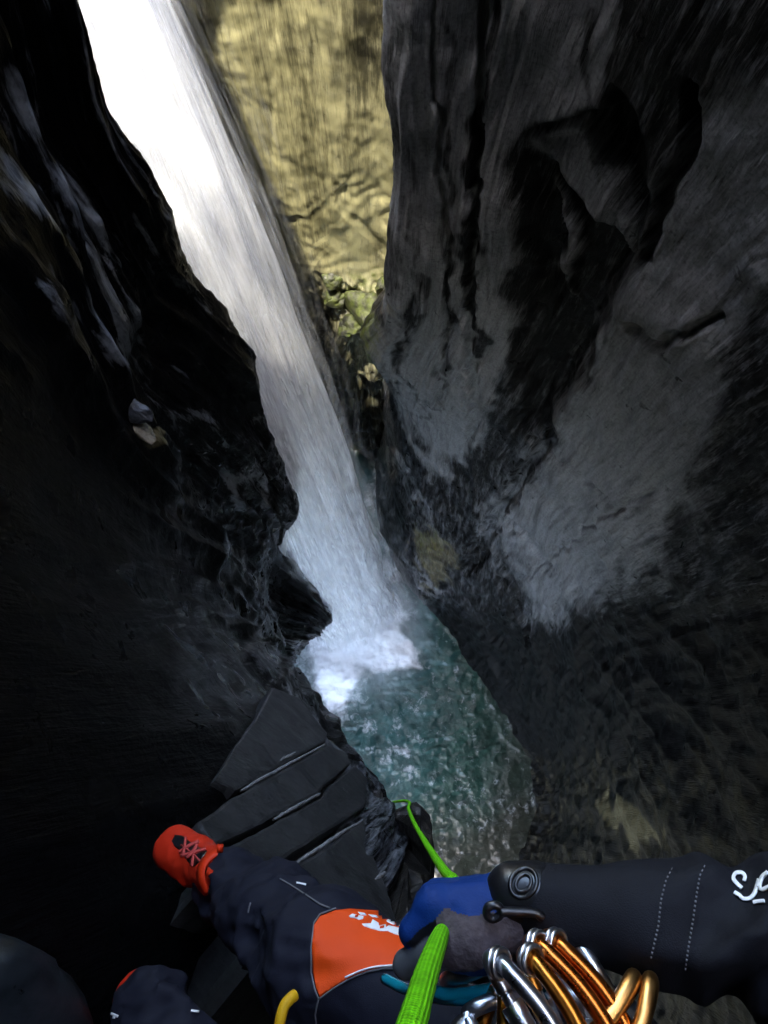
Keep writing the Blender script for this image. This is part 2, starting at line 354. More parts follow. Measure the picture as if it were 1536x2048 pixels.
# foliation: long ribs running down and away, seen as diagonal bands
a = .06
fu = u * math.cos(a) - z * math.sin(a); fv = u * math.sin(a) + z * math.cos(a)
w1 = fbm(V3(fu * .6, fv * .3, 1), 3, 140)
ribs = ridged(V3(fu * 2.3 + .45 * w1, fv * .28, 0), 5, 103)
fac = np.abs((fu * 5.5 + .9 * w1 + .25 * fbm(V3(fu * 3, fv * .8, 0), 3, 171)) % 1 - .5) * 2
rough = fbm(G * 1.3, 5, 121)
fine = fbm(V3(fu * 9 + w1 * 2, fv * 1.5, 0), 4, 161)
near = sstep(1.2, 2.2, tt)
disp = (.06 * ribs + .045 * rough + .02 * fine + .045 * fac ** 2 + .012 * ridged(V3(fu * 8 + w1, fv * 1.3, 3), 3, 181)) * (.35 + .65 * near)
disp *= 1 - .72 * sstep(-60, 120, polysd(px, py, [(-400, 640), (200, 800), (420, 1100), (600, 1420), (760, 1600), (820, 2300), (-600, 2400)]))
jx = px + 24 * fbm(G * 2.5, 3, 191); jy = py + 24 * fbm(G * 2.5, 3, 195)
G2 = G + N * disp[..., None]
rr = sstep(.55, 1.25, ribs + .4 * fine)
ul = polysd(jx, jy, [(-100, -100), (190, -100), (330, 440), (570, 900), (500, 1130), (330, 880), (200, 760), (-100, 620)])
crest_glint = sstep(.80, 1.0, fac) * sstep(-.1, .5, fbm(V3(fu * 1.5, fv * .7, 4), 3, 175))
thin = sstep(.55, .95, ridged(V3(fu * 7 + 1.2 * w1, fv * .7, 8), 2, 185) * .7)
pale = -.60 + .0 * px + sstep(-40, 60, ul) * (.22 + .8 * crest_glint + .25 * rr + .65 * thin)  # grey glints of wet rock painted into the colour along the ridges
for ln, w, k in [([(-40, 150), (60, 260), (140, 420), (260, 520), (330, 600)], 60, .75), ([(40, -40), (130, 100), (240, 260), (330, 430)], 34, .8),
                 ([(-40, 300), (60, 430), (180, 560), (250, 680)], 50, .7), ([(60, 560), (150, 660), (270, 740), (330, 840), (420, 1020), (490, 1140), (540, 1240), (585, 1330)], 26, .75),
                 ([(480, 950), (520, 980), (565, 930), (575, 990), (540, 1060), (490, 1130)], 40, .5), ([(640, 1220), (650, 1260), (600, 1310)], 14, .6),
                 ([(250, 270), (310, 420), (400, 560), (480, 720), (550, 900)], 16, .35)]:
    pale += 1.25 * k * sstep(w, w * .15, linesd(jx, jy, ln)) * (.3 + .7 * rr)  # highlight lines painted pale along the ridges
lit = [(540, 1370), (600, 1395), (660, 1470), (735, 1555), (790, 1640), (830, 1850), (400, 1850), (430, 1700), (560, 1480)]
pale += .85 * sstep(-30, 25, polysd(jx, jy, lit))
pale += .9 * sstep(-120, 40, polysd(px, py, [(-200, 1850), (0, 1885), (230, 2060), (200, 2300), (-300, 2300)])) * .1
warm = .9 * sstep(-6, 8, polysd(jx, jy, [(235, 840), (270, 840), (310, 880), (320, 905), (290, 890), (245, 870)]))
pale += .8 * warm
moss = 0 * px
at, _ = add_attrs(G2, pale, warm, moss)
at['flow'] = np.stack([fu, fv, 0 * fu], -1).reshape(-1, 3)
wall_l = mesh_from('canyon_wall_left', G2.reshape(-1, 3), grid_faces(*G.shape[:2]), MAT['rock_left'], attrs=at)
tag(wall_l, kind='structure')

# ---- back wall behind the fall
B = {}
B[.6]  = [(-3.0, 8), (-2.0, 6.8), (-1.2, 6.45), (-.2, 6.2), (.8, 6.3), (2.0, 8.4)]
B[5]   = [(-2.8, 7.4), (-1.8, 6.5), (-1.0, 6.2), (-.2, 6.0), (.8, 6.1), (1.6, 8)]
B[8]   = [(-3.0, 7.6), (-1.9, 6.5), (-1.0, 6.1), (-.2, 5.95), (.6, 6.1), (1.6, 8)]
B[9.5] = [(-3.0, 8.5), (-1.9, 6.8), (-1.0, 5.9), (-.3, 5.7), (.4, 6.0), (1.6, 8)]
B[11]  = [(-3.0, 8.5), (-1.9, 6.9), (-1.2, 6.1), (-.5, 5.75), (.2, 6.0), (1.6, 8)]
B[15.8]= [(-3.0, 8.5), (-1.9, 7.2), (-1.2, 6.6), (-.5, 6.3), (.2, 6.4), (1.6, 8)]
B[18]  = B[15.8]
DsB = depth_samples([(.6, 11, 330), (11, 18, 60)])
G = loft(B, 260, DsB, udens=[.4, 1, 2, 2, .5])
N = gnormal(G); s = np.sign(((np.array([0, 0]) - G[..., :2]) * N[..., :2]).sum(-1)).mean(); N *= s
px, py, tt = proj(G); z = -(G[..., 2] - CAMZ)
u = np.zeros(G.shape[:2]); u[:, 1:] = np.cumsum(np.linalg.norm(np.diff(G, axis=1), axis=-1), 1); u = u.mean(0, keepdims=True) + 0 * u
jx = px + 18 * fbm(G * 2.0, 3, 291); jy = py + 18 * fbm(G * 2.0, 3, 295)
w1 = fbm(G * .7, 3, 240)
low = sstep(380, 520, py)
arc = np.hypot(jx - 560, jy - 250)                       # curved spall layers
lay = np.abs((arc / 34 + .8 * w1) % 1 - .5) * 2
blk = fbm(V3(G[..., 0] * 5, G[..., 1] * 5, G[..., 2] * 2.5), 4, 222)
disp = .03 * ridged(V3(u * 1.8, z * .3, 0), 3, 203) * (1 - low) + .025 * fbm(G * 1.2, 4, 221) + .004 * fbm(G * 9, 4, 231) + .010 * lay * sstep(280, 420, py) + .16 * blk * sstep(540, 600, py)
for ln, w, dp in [([(690, 380), (720, 440), (760, 490), (790, 430)], 8, .12), ([(545, -20), (548, 380)], 5, .05), ([(570, 440), (640, 420), (690, 380)], 8, .08), ([(740, 250), (700, 330), (690, 380)], 6, .06), ([(640, 560), (690, 600), (730, 610), (780, 560)], 9, .15)]:
    disp -= .15 * dp * sstep(w * 1.6, w * .3, linesd(jx, jy, ln))
G2 = G + N * disp[..., None]
G2[..., 2] -= sstep(-1.1, -1.7, G[..., 0]) * sstep(6, .6, z) * 2.0      # notch the stream pours through
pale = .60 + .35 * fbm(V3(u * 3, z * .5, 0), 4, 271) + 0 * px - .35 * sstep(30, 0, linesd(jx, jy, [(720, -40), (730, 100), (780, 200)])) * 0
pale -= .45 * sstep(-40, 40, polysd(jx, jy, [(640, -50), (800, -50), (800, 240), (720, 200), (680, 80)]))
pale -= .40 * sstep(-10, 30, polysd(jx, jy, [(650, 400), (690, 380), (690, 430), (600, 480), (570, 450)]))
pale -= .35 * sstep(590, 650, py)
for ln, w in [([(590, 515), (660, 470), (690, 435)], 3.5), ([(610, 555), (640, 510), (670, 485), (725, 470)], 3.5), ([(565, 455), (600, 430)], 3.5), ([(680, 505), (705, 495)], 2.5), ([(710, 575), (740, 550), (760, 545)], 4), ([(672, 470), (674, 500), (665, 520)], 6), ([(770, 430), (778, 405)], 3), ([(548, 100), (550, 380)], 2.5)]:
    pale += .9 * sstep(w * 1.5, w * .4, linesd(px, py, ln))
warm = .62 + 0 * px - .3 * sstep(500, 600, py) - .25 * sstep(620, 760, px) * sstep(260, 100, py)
moss = .45 * sstep(-20, 30, polysd(jx, jy, [(640, 560), (720, 520), (800, 480), (800, 640), (700, 640)]))
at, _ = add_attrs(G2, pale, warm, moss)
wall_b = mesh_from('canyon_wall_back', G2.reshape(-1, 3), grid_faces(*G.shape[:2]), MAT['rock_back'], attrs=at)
tag(wall_b, kind='structure')


MAT['slab'] = rock_material('grey_slab', (0.007, 0.007, 0.007), (0.048, 0.046, 0.044), (0.2, 0.17, 0.1), streak=(2.5, 9, 2.5), use_flow=False, const=(.42, 0.0, 0.0), bump=.15, amp=.45)
MAT['brown_rock'] = rock_material('brown_wet_rock', (0.007, 0.006, 0.005), (0.045, 0.038, 0.03), (0.2, 0.17, 0.1), streak=(2, 2, 2), use_flow=False, const=(.25, .15, 0.0))
MAT['mossy'] = rock_material('mossy_boulder', (0.03, 0.03, 0.024), (0.11, 0.115, 0.08), (0.12, 0.11, 0.05), streak=(2, 2, 2), use_flow=False, const=(.30, .2, .42))
MAT['ochre'] = rock_material('ochre_stone', (0.03, 0.025, 0.018), (0.20, 0.17, 0.12), (0.18, 0.145, 0.08), streak=(3, 3, 3), use_flow=False, const=(.7, .4, 0.0))
MAT['greystone'] = rock_material('grey_stone', (0.015, 0.015, 0.017), (0.07, 0.072, 0.078), (0.2, 0.17, 0.1), streak=(3, 3, 3), use_flow=False, const=(.6, .0, 0.0))

# ------------------------------------------------------------------ pool
nx, ny = 330, 660
gx, gy = np.meshgrid(np.linspace(-3.6, 4.0, nx), np.linspace(-9.0, 8.0, ny), indexing='ij')
G = np.stack([gx, gy, 0 * gx], -1)
px, py, tt = proj(G)
foot = np.array([-.50, 1.95]); d = np.hypot(gx - foot[0], gy - foot[1])
wv = fbm(V3(gx * 1.5, gy * 1.5, 3), 4, 301); rip = ridged(V3(gx * 2.6 + .5 * wv, gy * 4.2 + .5 * wv, 9), 4, 311)
chop = fbm(V3(gx * 6, gy * 6, 1), 3, 321)
hz = .035 * wv + .016 * rip + .008 * chop
hz += .40 * np.exp(-(d / .75) ** 2) * (1 + .35 * fbm(V3(gx * 3, gy * 3, 5), 4, 331)) + .10 * np.exp(-((d - 1.25) / .35) ** 2) * (1 + wv)
G[..., 2] = hz
jx = px + 26 * fbm(V3(gx * 1.6, gy * 1.6, 5), 4, 341); jy = py + 20 * fbm(V3(gx * 1.6, gy * 1.6, 8), 4, 345)
foam = sstep(-14, 22, polysd(jx, jy, [(560, 1100), (760, 1140), (800, 1190), (830, 1230), (822, 1335), (715, 1340), (700, 1420), (650, 1400), (610, 1320), (560, 1250)]))
foam = np.maximum(foam, .36 * sstep(-80, 30, polysd(jx, jy, [(590, 1240), (700, 1300), (695, 1420), (640, 1390), (600, 1330)])))
foam = np.maximum(foam, .45 * sstep(45, 0, linesd(jx, jy, [(755, 880), (770, 1000), (790, 1130)])))
patch = sstep(-70, 40, polysd(px, py, [(700, 1440), (800, 1420), (850, 1480), (860, 1590), (780, 1600), (720, 1540)]))
foam = np.maximum(foam, .30 * patch * sstep(-.2, 1.5, fbm(V3(gx * 3.2 + .4 * wv, gy * 4.6, 2), 5, 351) + .25 * rip - .1))
streak = sstep(-90, 40, polysd(px, py, [(820, 1200), (900, 1280), (1050, 1500), (1090, 1600), (1000, 1720), (900, 1680), (860, 1500), (820, 1380)]))
foam = np.maximum(foam, .17 * streak * sstep(.2, 1.7, fbm(V3(gx * 5.5, gy * 3.4, 2), 5, 361) + .35 * rip))
green = sstep(800, 960, px + .2 * (py - 1400))
shal = np.clip(sstep(1560, 1720, py) * .9 + .75 * sstep(930, 1060, px + 14 * wv), 0, 1)
def water_material():
    M = NT('glacial_water'); geo = M.n('NewGeometry').outputs['Position']
    teal = M.mix(M.attr('green'), (0.033, 0.086, 0.080), (0.018, 0.050, 0.036))
    deep = M.mix(M.ramp(M.noise(geo, 1.6, 4), [(0.3, 0.0), (0.7, 1.0)]), M.mix(1.0, teal, (0.4, 0.42, 0.42), 'MULTIPLY'), teal)
    deep = M.mix(M.attr('shallow'), deep, (0.022, 0.024, 0.017))
    fn = M.noise(geo, 7, 8, 0.72, 0.8)
    f = M.math('MULTIPLY_ADD', M.math('SUBTRACT', fn, 0.5), 01.1, M.attr('foam'))
    fo = M.ramp(f, [(0.10, 0.0), (0.85, 1.0)])
    M.set(Base_Color=M.mix(fo, deep, (0.88, 0.90, 0.92)), Roughness=M.ramp(fo, [(0.0, 0.30), (0.6, 0.75)]))
    M.b.inputs['IOR'].default_value = 1.33
    hh = M.math('ADD', M.noise(geo, 5, 4, 0.5, 0.6), M.math('MULTIPLY', M.noise(geo, 22, 3), 0.2))
    M.set(Normal=M.bump(hh, 0.30, 0.06))
    return M.m
MAT['water'] = water_material()
pool = mesh_from('pool_water', G.reshape(-1, 3), grid_faces(nx, ny), MAT['water'], attrs=dict(foam=foam.ravel(), green=green.ravel(), shallow=shal.ravel()))
tag(pool, kind='structure')

# ------------------------------------------------------------------ waterfall: a jet leaping from the lip, widening as it drops
LIP = np.array([-2.60, 6.05, 2.15]); VX, VY = 1.12, -2.42
def jet(Dd):
    tf = np.sqrt(np.maximum(2 * (Dd - LIP[2]), 0) / 9.81)
    return np.stack([LIP[0] + VX * tf, LIP[1] + VY * tf, CAMZ - Dd], -1)
def water_sheet(name):
    M = NT(name); fl = M.attr('flow', True); a = M.attr('dens')
    s1 = M.noise(M.mapv(fl, (9, .55, 1)), 2.2, 6, 0.6, 0.15)
    s2 = M.noise(M.mapv(fl, (30, 1.1, 1)), 2.0, 4, 0.6)
    f = M.math('MULTIPLY_ADD', M.math('SUBTRACT', s1, 0.5), 1.7, a)
    f = M.math('MULTIPLY_ADD', M.math('SUBTRACT', s2, 0.5), 0.8, f)
    al = M.math('MULTIPLY', M.ramp(f, [(0.08, 0.0), (0.85, 1.0)]), M.attr('edge'))
    tr = M.n('BsdfTransparent'); di = M.n('BsdfDiffuse'); ts = M.n('BsdfTranslucent')
    di.inputs[0].default_value = (0.94, 0.95, 0.96, 1); ts.inputs[0].default_value = (0.93, 0.94, 0.95, 1)
    bm_ = M.bump(M.math('ADD', s1, M.math('MULTIPLY', s2, 0.5)), 0.3, 0.05); M.t.links.new(bm_, di.inputs['Normal'])
    m1 = M.n('MixShader'); m1.inputs[0].default_value = 0.45; m2 = M.n('MixShader')
    M.t.links.new(di.outputs[0], m1.inputs[1]); M.t.links.new(ts.outputs[0], m1.inputs[2])
    M.t.links.new(al, m2.inputs[0]); M.t.links.new(tr.outputs[0], m2.inputs[1]); M.t.links.new(m1.outputs[0], m2.inputs[2])
    M.t.links.new(m2.outputs[0], M.out.inputs['Surface'])
    return M.m
MAT['fall'] = water_sheet('falling_water')
wf = empty('waterfall', (LIP[0], LIP[1], CAMZ - LIP[2])); tag(wf, kind='structure')
nl, nph = 260, 150
Dd = LIP[2] + .02 + (16.05 - LIP[2]) * np.linspace(0, 1, nl) ** 1.25
C = jet(Dd); Tn = np.gradient(C, axis=0); Tn /= np.linalg.norm(Tn, axis=1, keepdims=True)
side = np.cross(Tn, [0, 0, 1.0]); side[:, 2] = 0; sd0 = np.array([.95, .31, 0]); side[:] = sd0
fr = np.cross(Tn, side); fr /= np.linalg.norm(fr, axis=1, keepdims=True)
wid = np.interp(Dd, [2.15, 3.5, 5, 8, 12, 16], [.66, .86, 1.10, 1.36, 1.70, 2.15]) / 2
ph = np.linspace(0, 2 * np.pi, nph, endpoint=False)
for k, (sc, dens, edge) in enumerate([(.70, 1.15, 1.0), (.84, .85, .97), (.95, .55, .80), (1.05, .36, .58), (1.16, .22, .38), (1.30, .14, .26), (1.5, .08, .18), (1.75, .03, .12)]):
    cp, sp = np.cos(ph)[None], np.sin(ph)[None]; L_ = (Dd - LIP[2])[:, None]
    st = fbm(V3(cp * 2.4 + k * 7, sp * 2.4, L_ * .16 + 0 * cp), 4, 401 + k) ; st2 = fbm(V3(cp * 9 + k, sp * 9, L_ * .22 + 0 * cp), 3, 411 + k)
    rad = sc * (1 + .16 * st + .05 * st2 + .06 * noise(V3(cp * 0, sp * 0, L_ * .9 + k), 5))
    W = C[:, None] + side[:, None] * (wid[:, None] * rad * cp)[..., None] + fr[:, None] * (wid[:, None] * .55 * rad * sp)[..., None]
    flow = np.stack([np.broadcast_to(ph[None] * .5 * sc, rad.shape) + k, np.broadcast_to(L_, rad.shape), 0 * rad], -1)
    endf = np.broadcast_to(sstep(16.1, 14.8, Dd)[:, None] * .5 + .5, rad.shape)
    sh = mesh_from('water_sheet', W.reshape(-1, 3), grid_faces(nl, nph, True), MAT['fall'],
                   attrs=dict(flow=flow.reshape(-1, 3), dens=np.full(rad.size, dens), edge=(edge * endf).ravel()))
    under(sh, wf)

# the stream above the lip
gx2, gy2 = np.meshgrid(np.linspace(-3.2, -1.7, 30), np.linspace(5.95, 14, 60), indexing='ij')
Gs = np.stack([gx2 - .12 * (gy2 - 6), gy2, CAMZ - LIP[2] + .1 + .05 * (gy2 - 6) + .05 * fbm(V3(gx2 * 3, gy2 * 1.2, 0), 3, 451)], -1)
stream = mesh_from('stream_water', Gs.reshape(-1, 3), grid_faces(30, 60), MAT['water'], attrs=dict(foam=np.full(Gs[..., 0].size, .7), green=np.zeros(Gs[..., 0].size), shallow=np.zeros(Gs[..., 0].size)))
tag(stream, kind='structure')

# spray at the foot of the fall
def mist_material():
    M = NT('spray_mist'); M.t.nodes.remove(M.b)
    tc = M.n('TexCoord').outputs['Object']; geo = M.n('NewGeometry').outputs['Position']
    ln = M.n('VectorMath', operation='LENGTH'); M.put(ln, 0, tc)
    f = M.ramp(ln.outputs['Value'], [(0.15, 1.0), (0.6, 0.28), (0.97, 0.0)])
    nn = M.ramp(M.noise(geo, 1.9, 3, 0.6, 0.6), [(0.3, 0.15), (0.7, 1.0)])
    v = M.n('VolumePrincipled'); v.inputs['Color'].default_value = (0.93, 0.95, 0.97, 1); v.inputs['Anisotropy'].default_value = 0.0
    M.put(v, 'Density', M.math('MULTIPLY', M.math('MULTIPLY', f, nn), 1.0))
    M.t.links.new(v.outputs[0], M.out.inputs['Volume'])
    return M.m
MAT['mist'] = mist_material()
bm = bmesh.new(); bmesh.ops.create_icosphere(bm, subdivisions=4, radius=1.0)
me = bpy.data.meshes.new('spray_mist'); bm.to_mesh(me); bm.free(); me.materials.append(MAT['mist'])
mist = bpy.data.objects.new('spray_mist', me); COL.objects.link(mist)
mist.location = (-.55, 1.75, .7); mist.scale = (1.9, 2.0, 1.9); tag(mist, 'white spray drifting round the foot of the waterfall', 'spray', kind='stuff')

# ------------------------------------------------------------------ slabs and ledge below the feet
def bvh_of(o):
    me = o.data; V = [v.co.copy() for v in me.vertices]; return BVHTree.FromPolygons(V, [tuple(p.vertices) for p in me.polygons])
def cast(bvh, px, py):
    d = Vector(ray(px, py)); L0 = d.length; h = bvh.ray_cast(Vector((0, 0, CAMZ)), d / L0)
    return None if h[0] is None else h[3] / L0
bvl = bvh_of(wall_l)
smp = []
for x in range(440, 740, 20):
    for y in range(1400, 1760, 20):
        if polysd(np.array([x]), np.array([y]), [(545, 1375), (600, 1392), (735, 1570), (780, 1760), (560, 1760), (430, 1640)])[0] > 0:
            t = cast(bvl, x, y)
            if t: smp.append((x, y, t))
smp = np.array(smp)
A = np.c_[smp[:, 0], smp[:, 1], np.ones(len(smp))]; co, *_ = np.linalg.lstsq(A, 1 / smp[:, 2], rcond=None)
def tslab(x, y): return 1 / max(.12, co[0] * x + co[1] * y + co[2])
def tube_simple(name, C_, rad, mat, seg=7):
    T = np.gradient(C_, axis=0); T /= np.linalg.norm(T, axis=1, keepdims=True); U = np.cross(T, [.2, .3, .93]); U /= np.linalg.norm(U, axis=1, keepdims=True); W_ = np.cross(T, U)
    a = np.linspace(0, 2 * np.pi, seg, endpoint=False)
    V = C_[:, None] + np.asarray(rad)[:, None, None] * (np.cos(a)[None, :, None] * U[:, None] + np.sin(a)[None, :, None] * W_[:, None])
    return mesh_from(name, V.reshape(-1, 3), grid_faces(len(C_), seg, True), mat)
def prism(name, poly, tfun, thick, mat, parent, bev=.012, jit=2.0, tilt=0.0, sub=14):
    pts = []
    n = len(poly)
    for k in range(n):
        (ax, ay), (bx, by) = poly[k], poly[(k + 1) % n]; m = max(1, int(math.hypot(bx - ax, by - ay) / sub))
        for j in range(m):
            f = j / m; pts.append((ax + (bx - ax) * f + random.uniform(-jit, jit), ay + (by - ay) * f + random.uniform(-jit, jit)))
    top = [Vector(Q(x, y, tfun(x, y) - tilt * random.random())) for x, y in pts]
    bm = bmesh.new(); vs = [bm.verts.new(v) for v in top]; f = bm.faces.new(vs); f.normal_update()
    nrm = f.normal.copy()
    if nrm.dot(Vector((0, 0, CAMZ)) - f.calc_center_median()) < 0: bmesh.ops.reverse_faces(bm, faces=[f]); nrm = -nrm
    r = bmesh.ops.extrude_face_region(bm, geom=[f]); nv = [g for g in r['geom'] if isinstance(g, bmesh.types.BMVert)]
    c = sum((v.co for v in nv), Vector()) / len(nv)
    for v in nv: v.co -= nrm * thick; v.co += (v.co - c) * .04
    bmesh.ops.recalc_face_normals(bm, faces=bm.faces)
    tf = max(bm.faces, key=lambda q: q.normal.dot(nrm) * q.calc_area())
    bmesh.ops.bevel(bm, geom=list(tf.edges), offset=bev, segments=2, profile=.6, affect='EDGES')
    me = bpy.data.meshes.new(name); bm.to_mesh(me); bm.free(); me.materials.append(mat)
    o = bpy.data.objects.new(name, me); COL.objects.link(o)
    if parent: o.parent = parent
    return o
SL = [[(545, 1375), (598, 1394), (630, 1435), (655, 1466), (652, 1482), (470, 1582), (430, 1560), (470, 1490), (515, 1430)],
      [(655, 1490), (690, 1502), (704, 1526), (648, 1572), (640, 1585), (500, 1660), (430, 1690), (400, 1640), (462, 1596)],
      [(710, 1530), (735, 1556), (732, 1610), (690, 1640), (560, 1722), (500, 1750), (440, 1735), (436, 1703), (510, 1665), (646, 1592), (656, 1574)],
      [(728, 1634), (738, 1690), (772, 1770), (800, 1860), (560, 1870), (520, 1775), (570, 1742), (660, 1690)]]
for k, pl_ in enumerate(SL):
    prism('slab', pl_, lambda x, y, k=k: tslab(x, y) * (.945 - .003 * (k % 2)) - .01, .45, MAT['slab'], wall_l, bev=.010, jit=1.2)
MAT['edge_highlight'] = rock_material('edge_highlight_rock', (0.10, 0.10, 0.10), (0.30, 0.29, 0.28), (0.2, 0.17, 0.1), streak=(6, 6, 6), use_flow=False, const=(.5, 0.0, 0.0))  # pale strips that paint the light caught along slab edges
for ln in ([(648, 1490), (560, 1538), (470, 1588)], [(640, 1588), (590, 1615), (540, 1643)], [(726, 1640), (690, 1662), (640, 1695), (580, 1735)], [(770, 1745), (745, 1763)], [(590, 1505), (555, 1525)]):
    dn = []
    for (ax, ay), (bx, by) in zip(ln[:-1], ln[1:]): dn += [(ax + (bx - ax) * f, ay + (by - ay) * f) for f in np.linspace(0, 1, 8, endpoint=False)]
    pv = np.array([Q(x + random.uniform(-1, 1), y + random.uniform(-1, 1), tslab(x, y) * .945 - .0085) for x, y in dn])
    o_ = tube_simple('edge_highlight', pv, .0025 + .004 * np.abs(np.sin(np.linspace(.3, 2.9, len(pv)) + rng.uniform(-.3, .3, len(pv)))), MAT['edge_highlight'])
    o_.parent = wall_l
prism('ledge', [(738, 1560), (765, 1596), (790, 1612), (812, 1603), (838, 1597), (862, 1630), (872, 1690), (850, 1740), (860, 1900), (700, 1900), (740, 1760), (735, 1680)],
      lambda x, y: tslab(min(x, 740), y) * 1.06 + .05, .7, MAT['brown_rock'], wall_l, bev=.06, jit=4, tilt=.06)

# ------------------------------------------------------------------ boulders
def boulder(name, c, size, mat, label, cat_, group=None, seed=0, rough=.42, rot=0.0):
    bm = bmesh.new(); bmesh.ops.create_icosphere(bm, subdivisions=4, radius=1.0)
    V = np.array([v.co[:] for v in bm.verts])
    q = V * (1 + rough * fbm(V * 1.3 + seed * 3.1, 4, 500 + seed)[:, None]); 
    for k in range(7):
        nn = rng.normal(size=3); nn /= np.linalg.norm(nn); dd = q @ nn; lim = rng.uniform(.55, .85); q -= np.where(dd > lim, (dd - lim) * .85, 0)[:, None] * nn
    q = q * np.array(size)
    cr, sr = math.cos(rot), math.sin(rot); q = np.stack([q[:, 0] * cr - q[:, 1] * sr, q[:, 0] * sr + q[:, 1] * cr, q[:, 2]], -1)
    for v, w in zip(bm.verts, q): v.co = w
    for f in bm.faces: f.smooth = True
    me = bpy.data.meshes.new(name); bm.to_mesh(me); bm.free(); me.materials.append(mat)
    o = bpy.data.objects.new(name, me); COL.objects.link(o); o.location = c
    return tag(o, label, cat_, group)
bvb = bvh_of(wall_b)
for k, (x, y, r, lab) in enumerate([(668, 560, .18, 'grey rounded boulder just right of the waterfall, topmost of the mossy pile'),
                                    (672, 598, .20, 'pale knobbly boulder tight against the right edge of the waterfall'),
                                    (738, 616, .38, 'large dark mossy boulder wedged under the green patch of the back wall'),
                                    (700, 650, .26, 'wet mossy boulder lowest in the pile beside the waterfall'),
                                    (768, 566, .16, 'small yellow-green boulder tucked behind the pale buttress edge')]):
    t = cast(bvb, x, y) or 11.5
    boulder('boulder', Q(x, y, t - r * .25), (r, r * .8, r * .7), MAT['mossy'], lab, 'boulder', 'mossy boulders at the foot of the back wall', seed=k, rot=k)
for k, (x, y, r, m, lab) in enumerate([(272, 858, .085, 'ochre', 'pale ochre stone lodged in the ridge of the black left wall'),
                                       (262, 818, .085, 'greystone', 'smooth grey stone lodged just above the ochre stone')]):
    t = cast(bvl, x, y) or 3.0
    boulder('stone', Q(x, y, t + .012), (r, r * .5, r * .45), MAT[m], lab, 'stone', seed=20 + k, rot=-.6)


MAT['bluestone'] = rock_material('blue_grey_stone', (0.006, 0.007, 0.0085), (0.020, 0.024, 0.028), (0.1, 0.1, 0.1), streak=(1.5, 1.5, 1.5), use_flow=False, const=(.5, .0, 0.0), amp=.3, bump=.1)
boulder('boulder', Q(-165, 2275, 1.0), (.28, .26, .17), MAT['bluestone'], 'smooth blue grey rock filling the bottom left corner beside the left leg', 'boulder', seed=41, rough=.10, rot=.5)

# ------------------------------------------------------------------ unseen leaf cards added above the rim to dapple the sun
def dapple_leaf_mat():
    M = NT('dapple_leaf'); tr = M.n('BsdfTranslucent'); tr.inputs[0].default_value = (.16, .22, .04, 1); M.set(Base_Color=(.06, .09, .025, 1), Roughness=.6)
    mx = M.n('MixShader'); mx.inputs[0].default_value = .35; M.t.links.new(M.b.outputs[0], mx.inputs[1]); M.t.links.new(tr.outputs[0], mx.inputs[2]); M.t.links.new(mx.outputs[0], M.out.inputs['Surface'])
    return M.m
nlf = 40000
lx, ly = rng.uniform(-4.4, -1.0, nlf), rng.uniform(1.2, 5.6, nlf)
cov = np.where(ly < 3.7, np.interp(ly, [1.4, 2.1, 2.8, 3.4, 3.7], [.955, .935, .905, .885, .87]), np.interp(ly, [3.7, 4.3, 5.2], [.78, .74, .70]))
keep = rng.uniform(0, 4.2, nlf) < -np.log(1 - cov); lx, ly = lx[keep], ly[keep]; n_ = len(lx)
lc = np.stack([lx, ly, CAMZ + rng.uniform(6.3, 8.6, n_)], -1)
d1 = rng.normal(size=(n_, 3)); d1[:, 2] *= .5; d1 /= np.linalg.norm(d1, axis=1, keepdims=True); d2 = np.cross(d1, rng.normal(size=(n_, 3)) * .6 + [0, 0, 1.0]); d2 /= np.linalg.norm(d2, axis=1, keepdims=True)
ll = rng.uniform(.028, .055, n_)[:, None]
Vl = np.stack([lc - d1 * ll, lc + d2 * ll * .45, lc + d1 * ll, lc - d2 * ll * .45], 1).reshape(-1, 3)
fo_ = mesh_from('added_dapple_leaves', Vl, np.arange(len(Vl)).reshape(-1, 4), dapple_leaf_mat(), smooth=False)
tag(fo_, 'leaf cards added out of view to dapple and soften the sun', 'shade cards', kind='stuff')

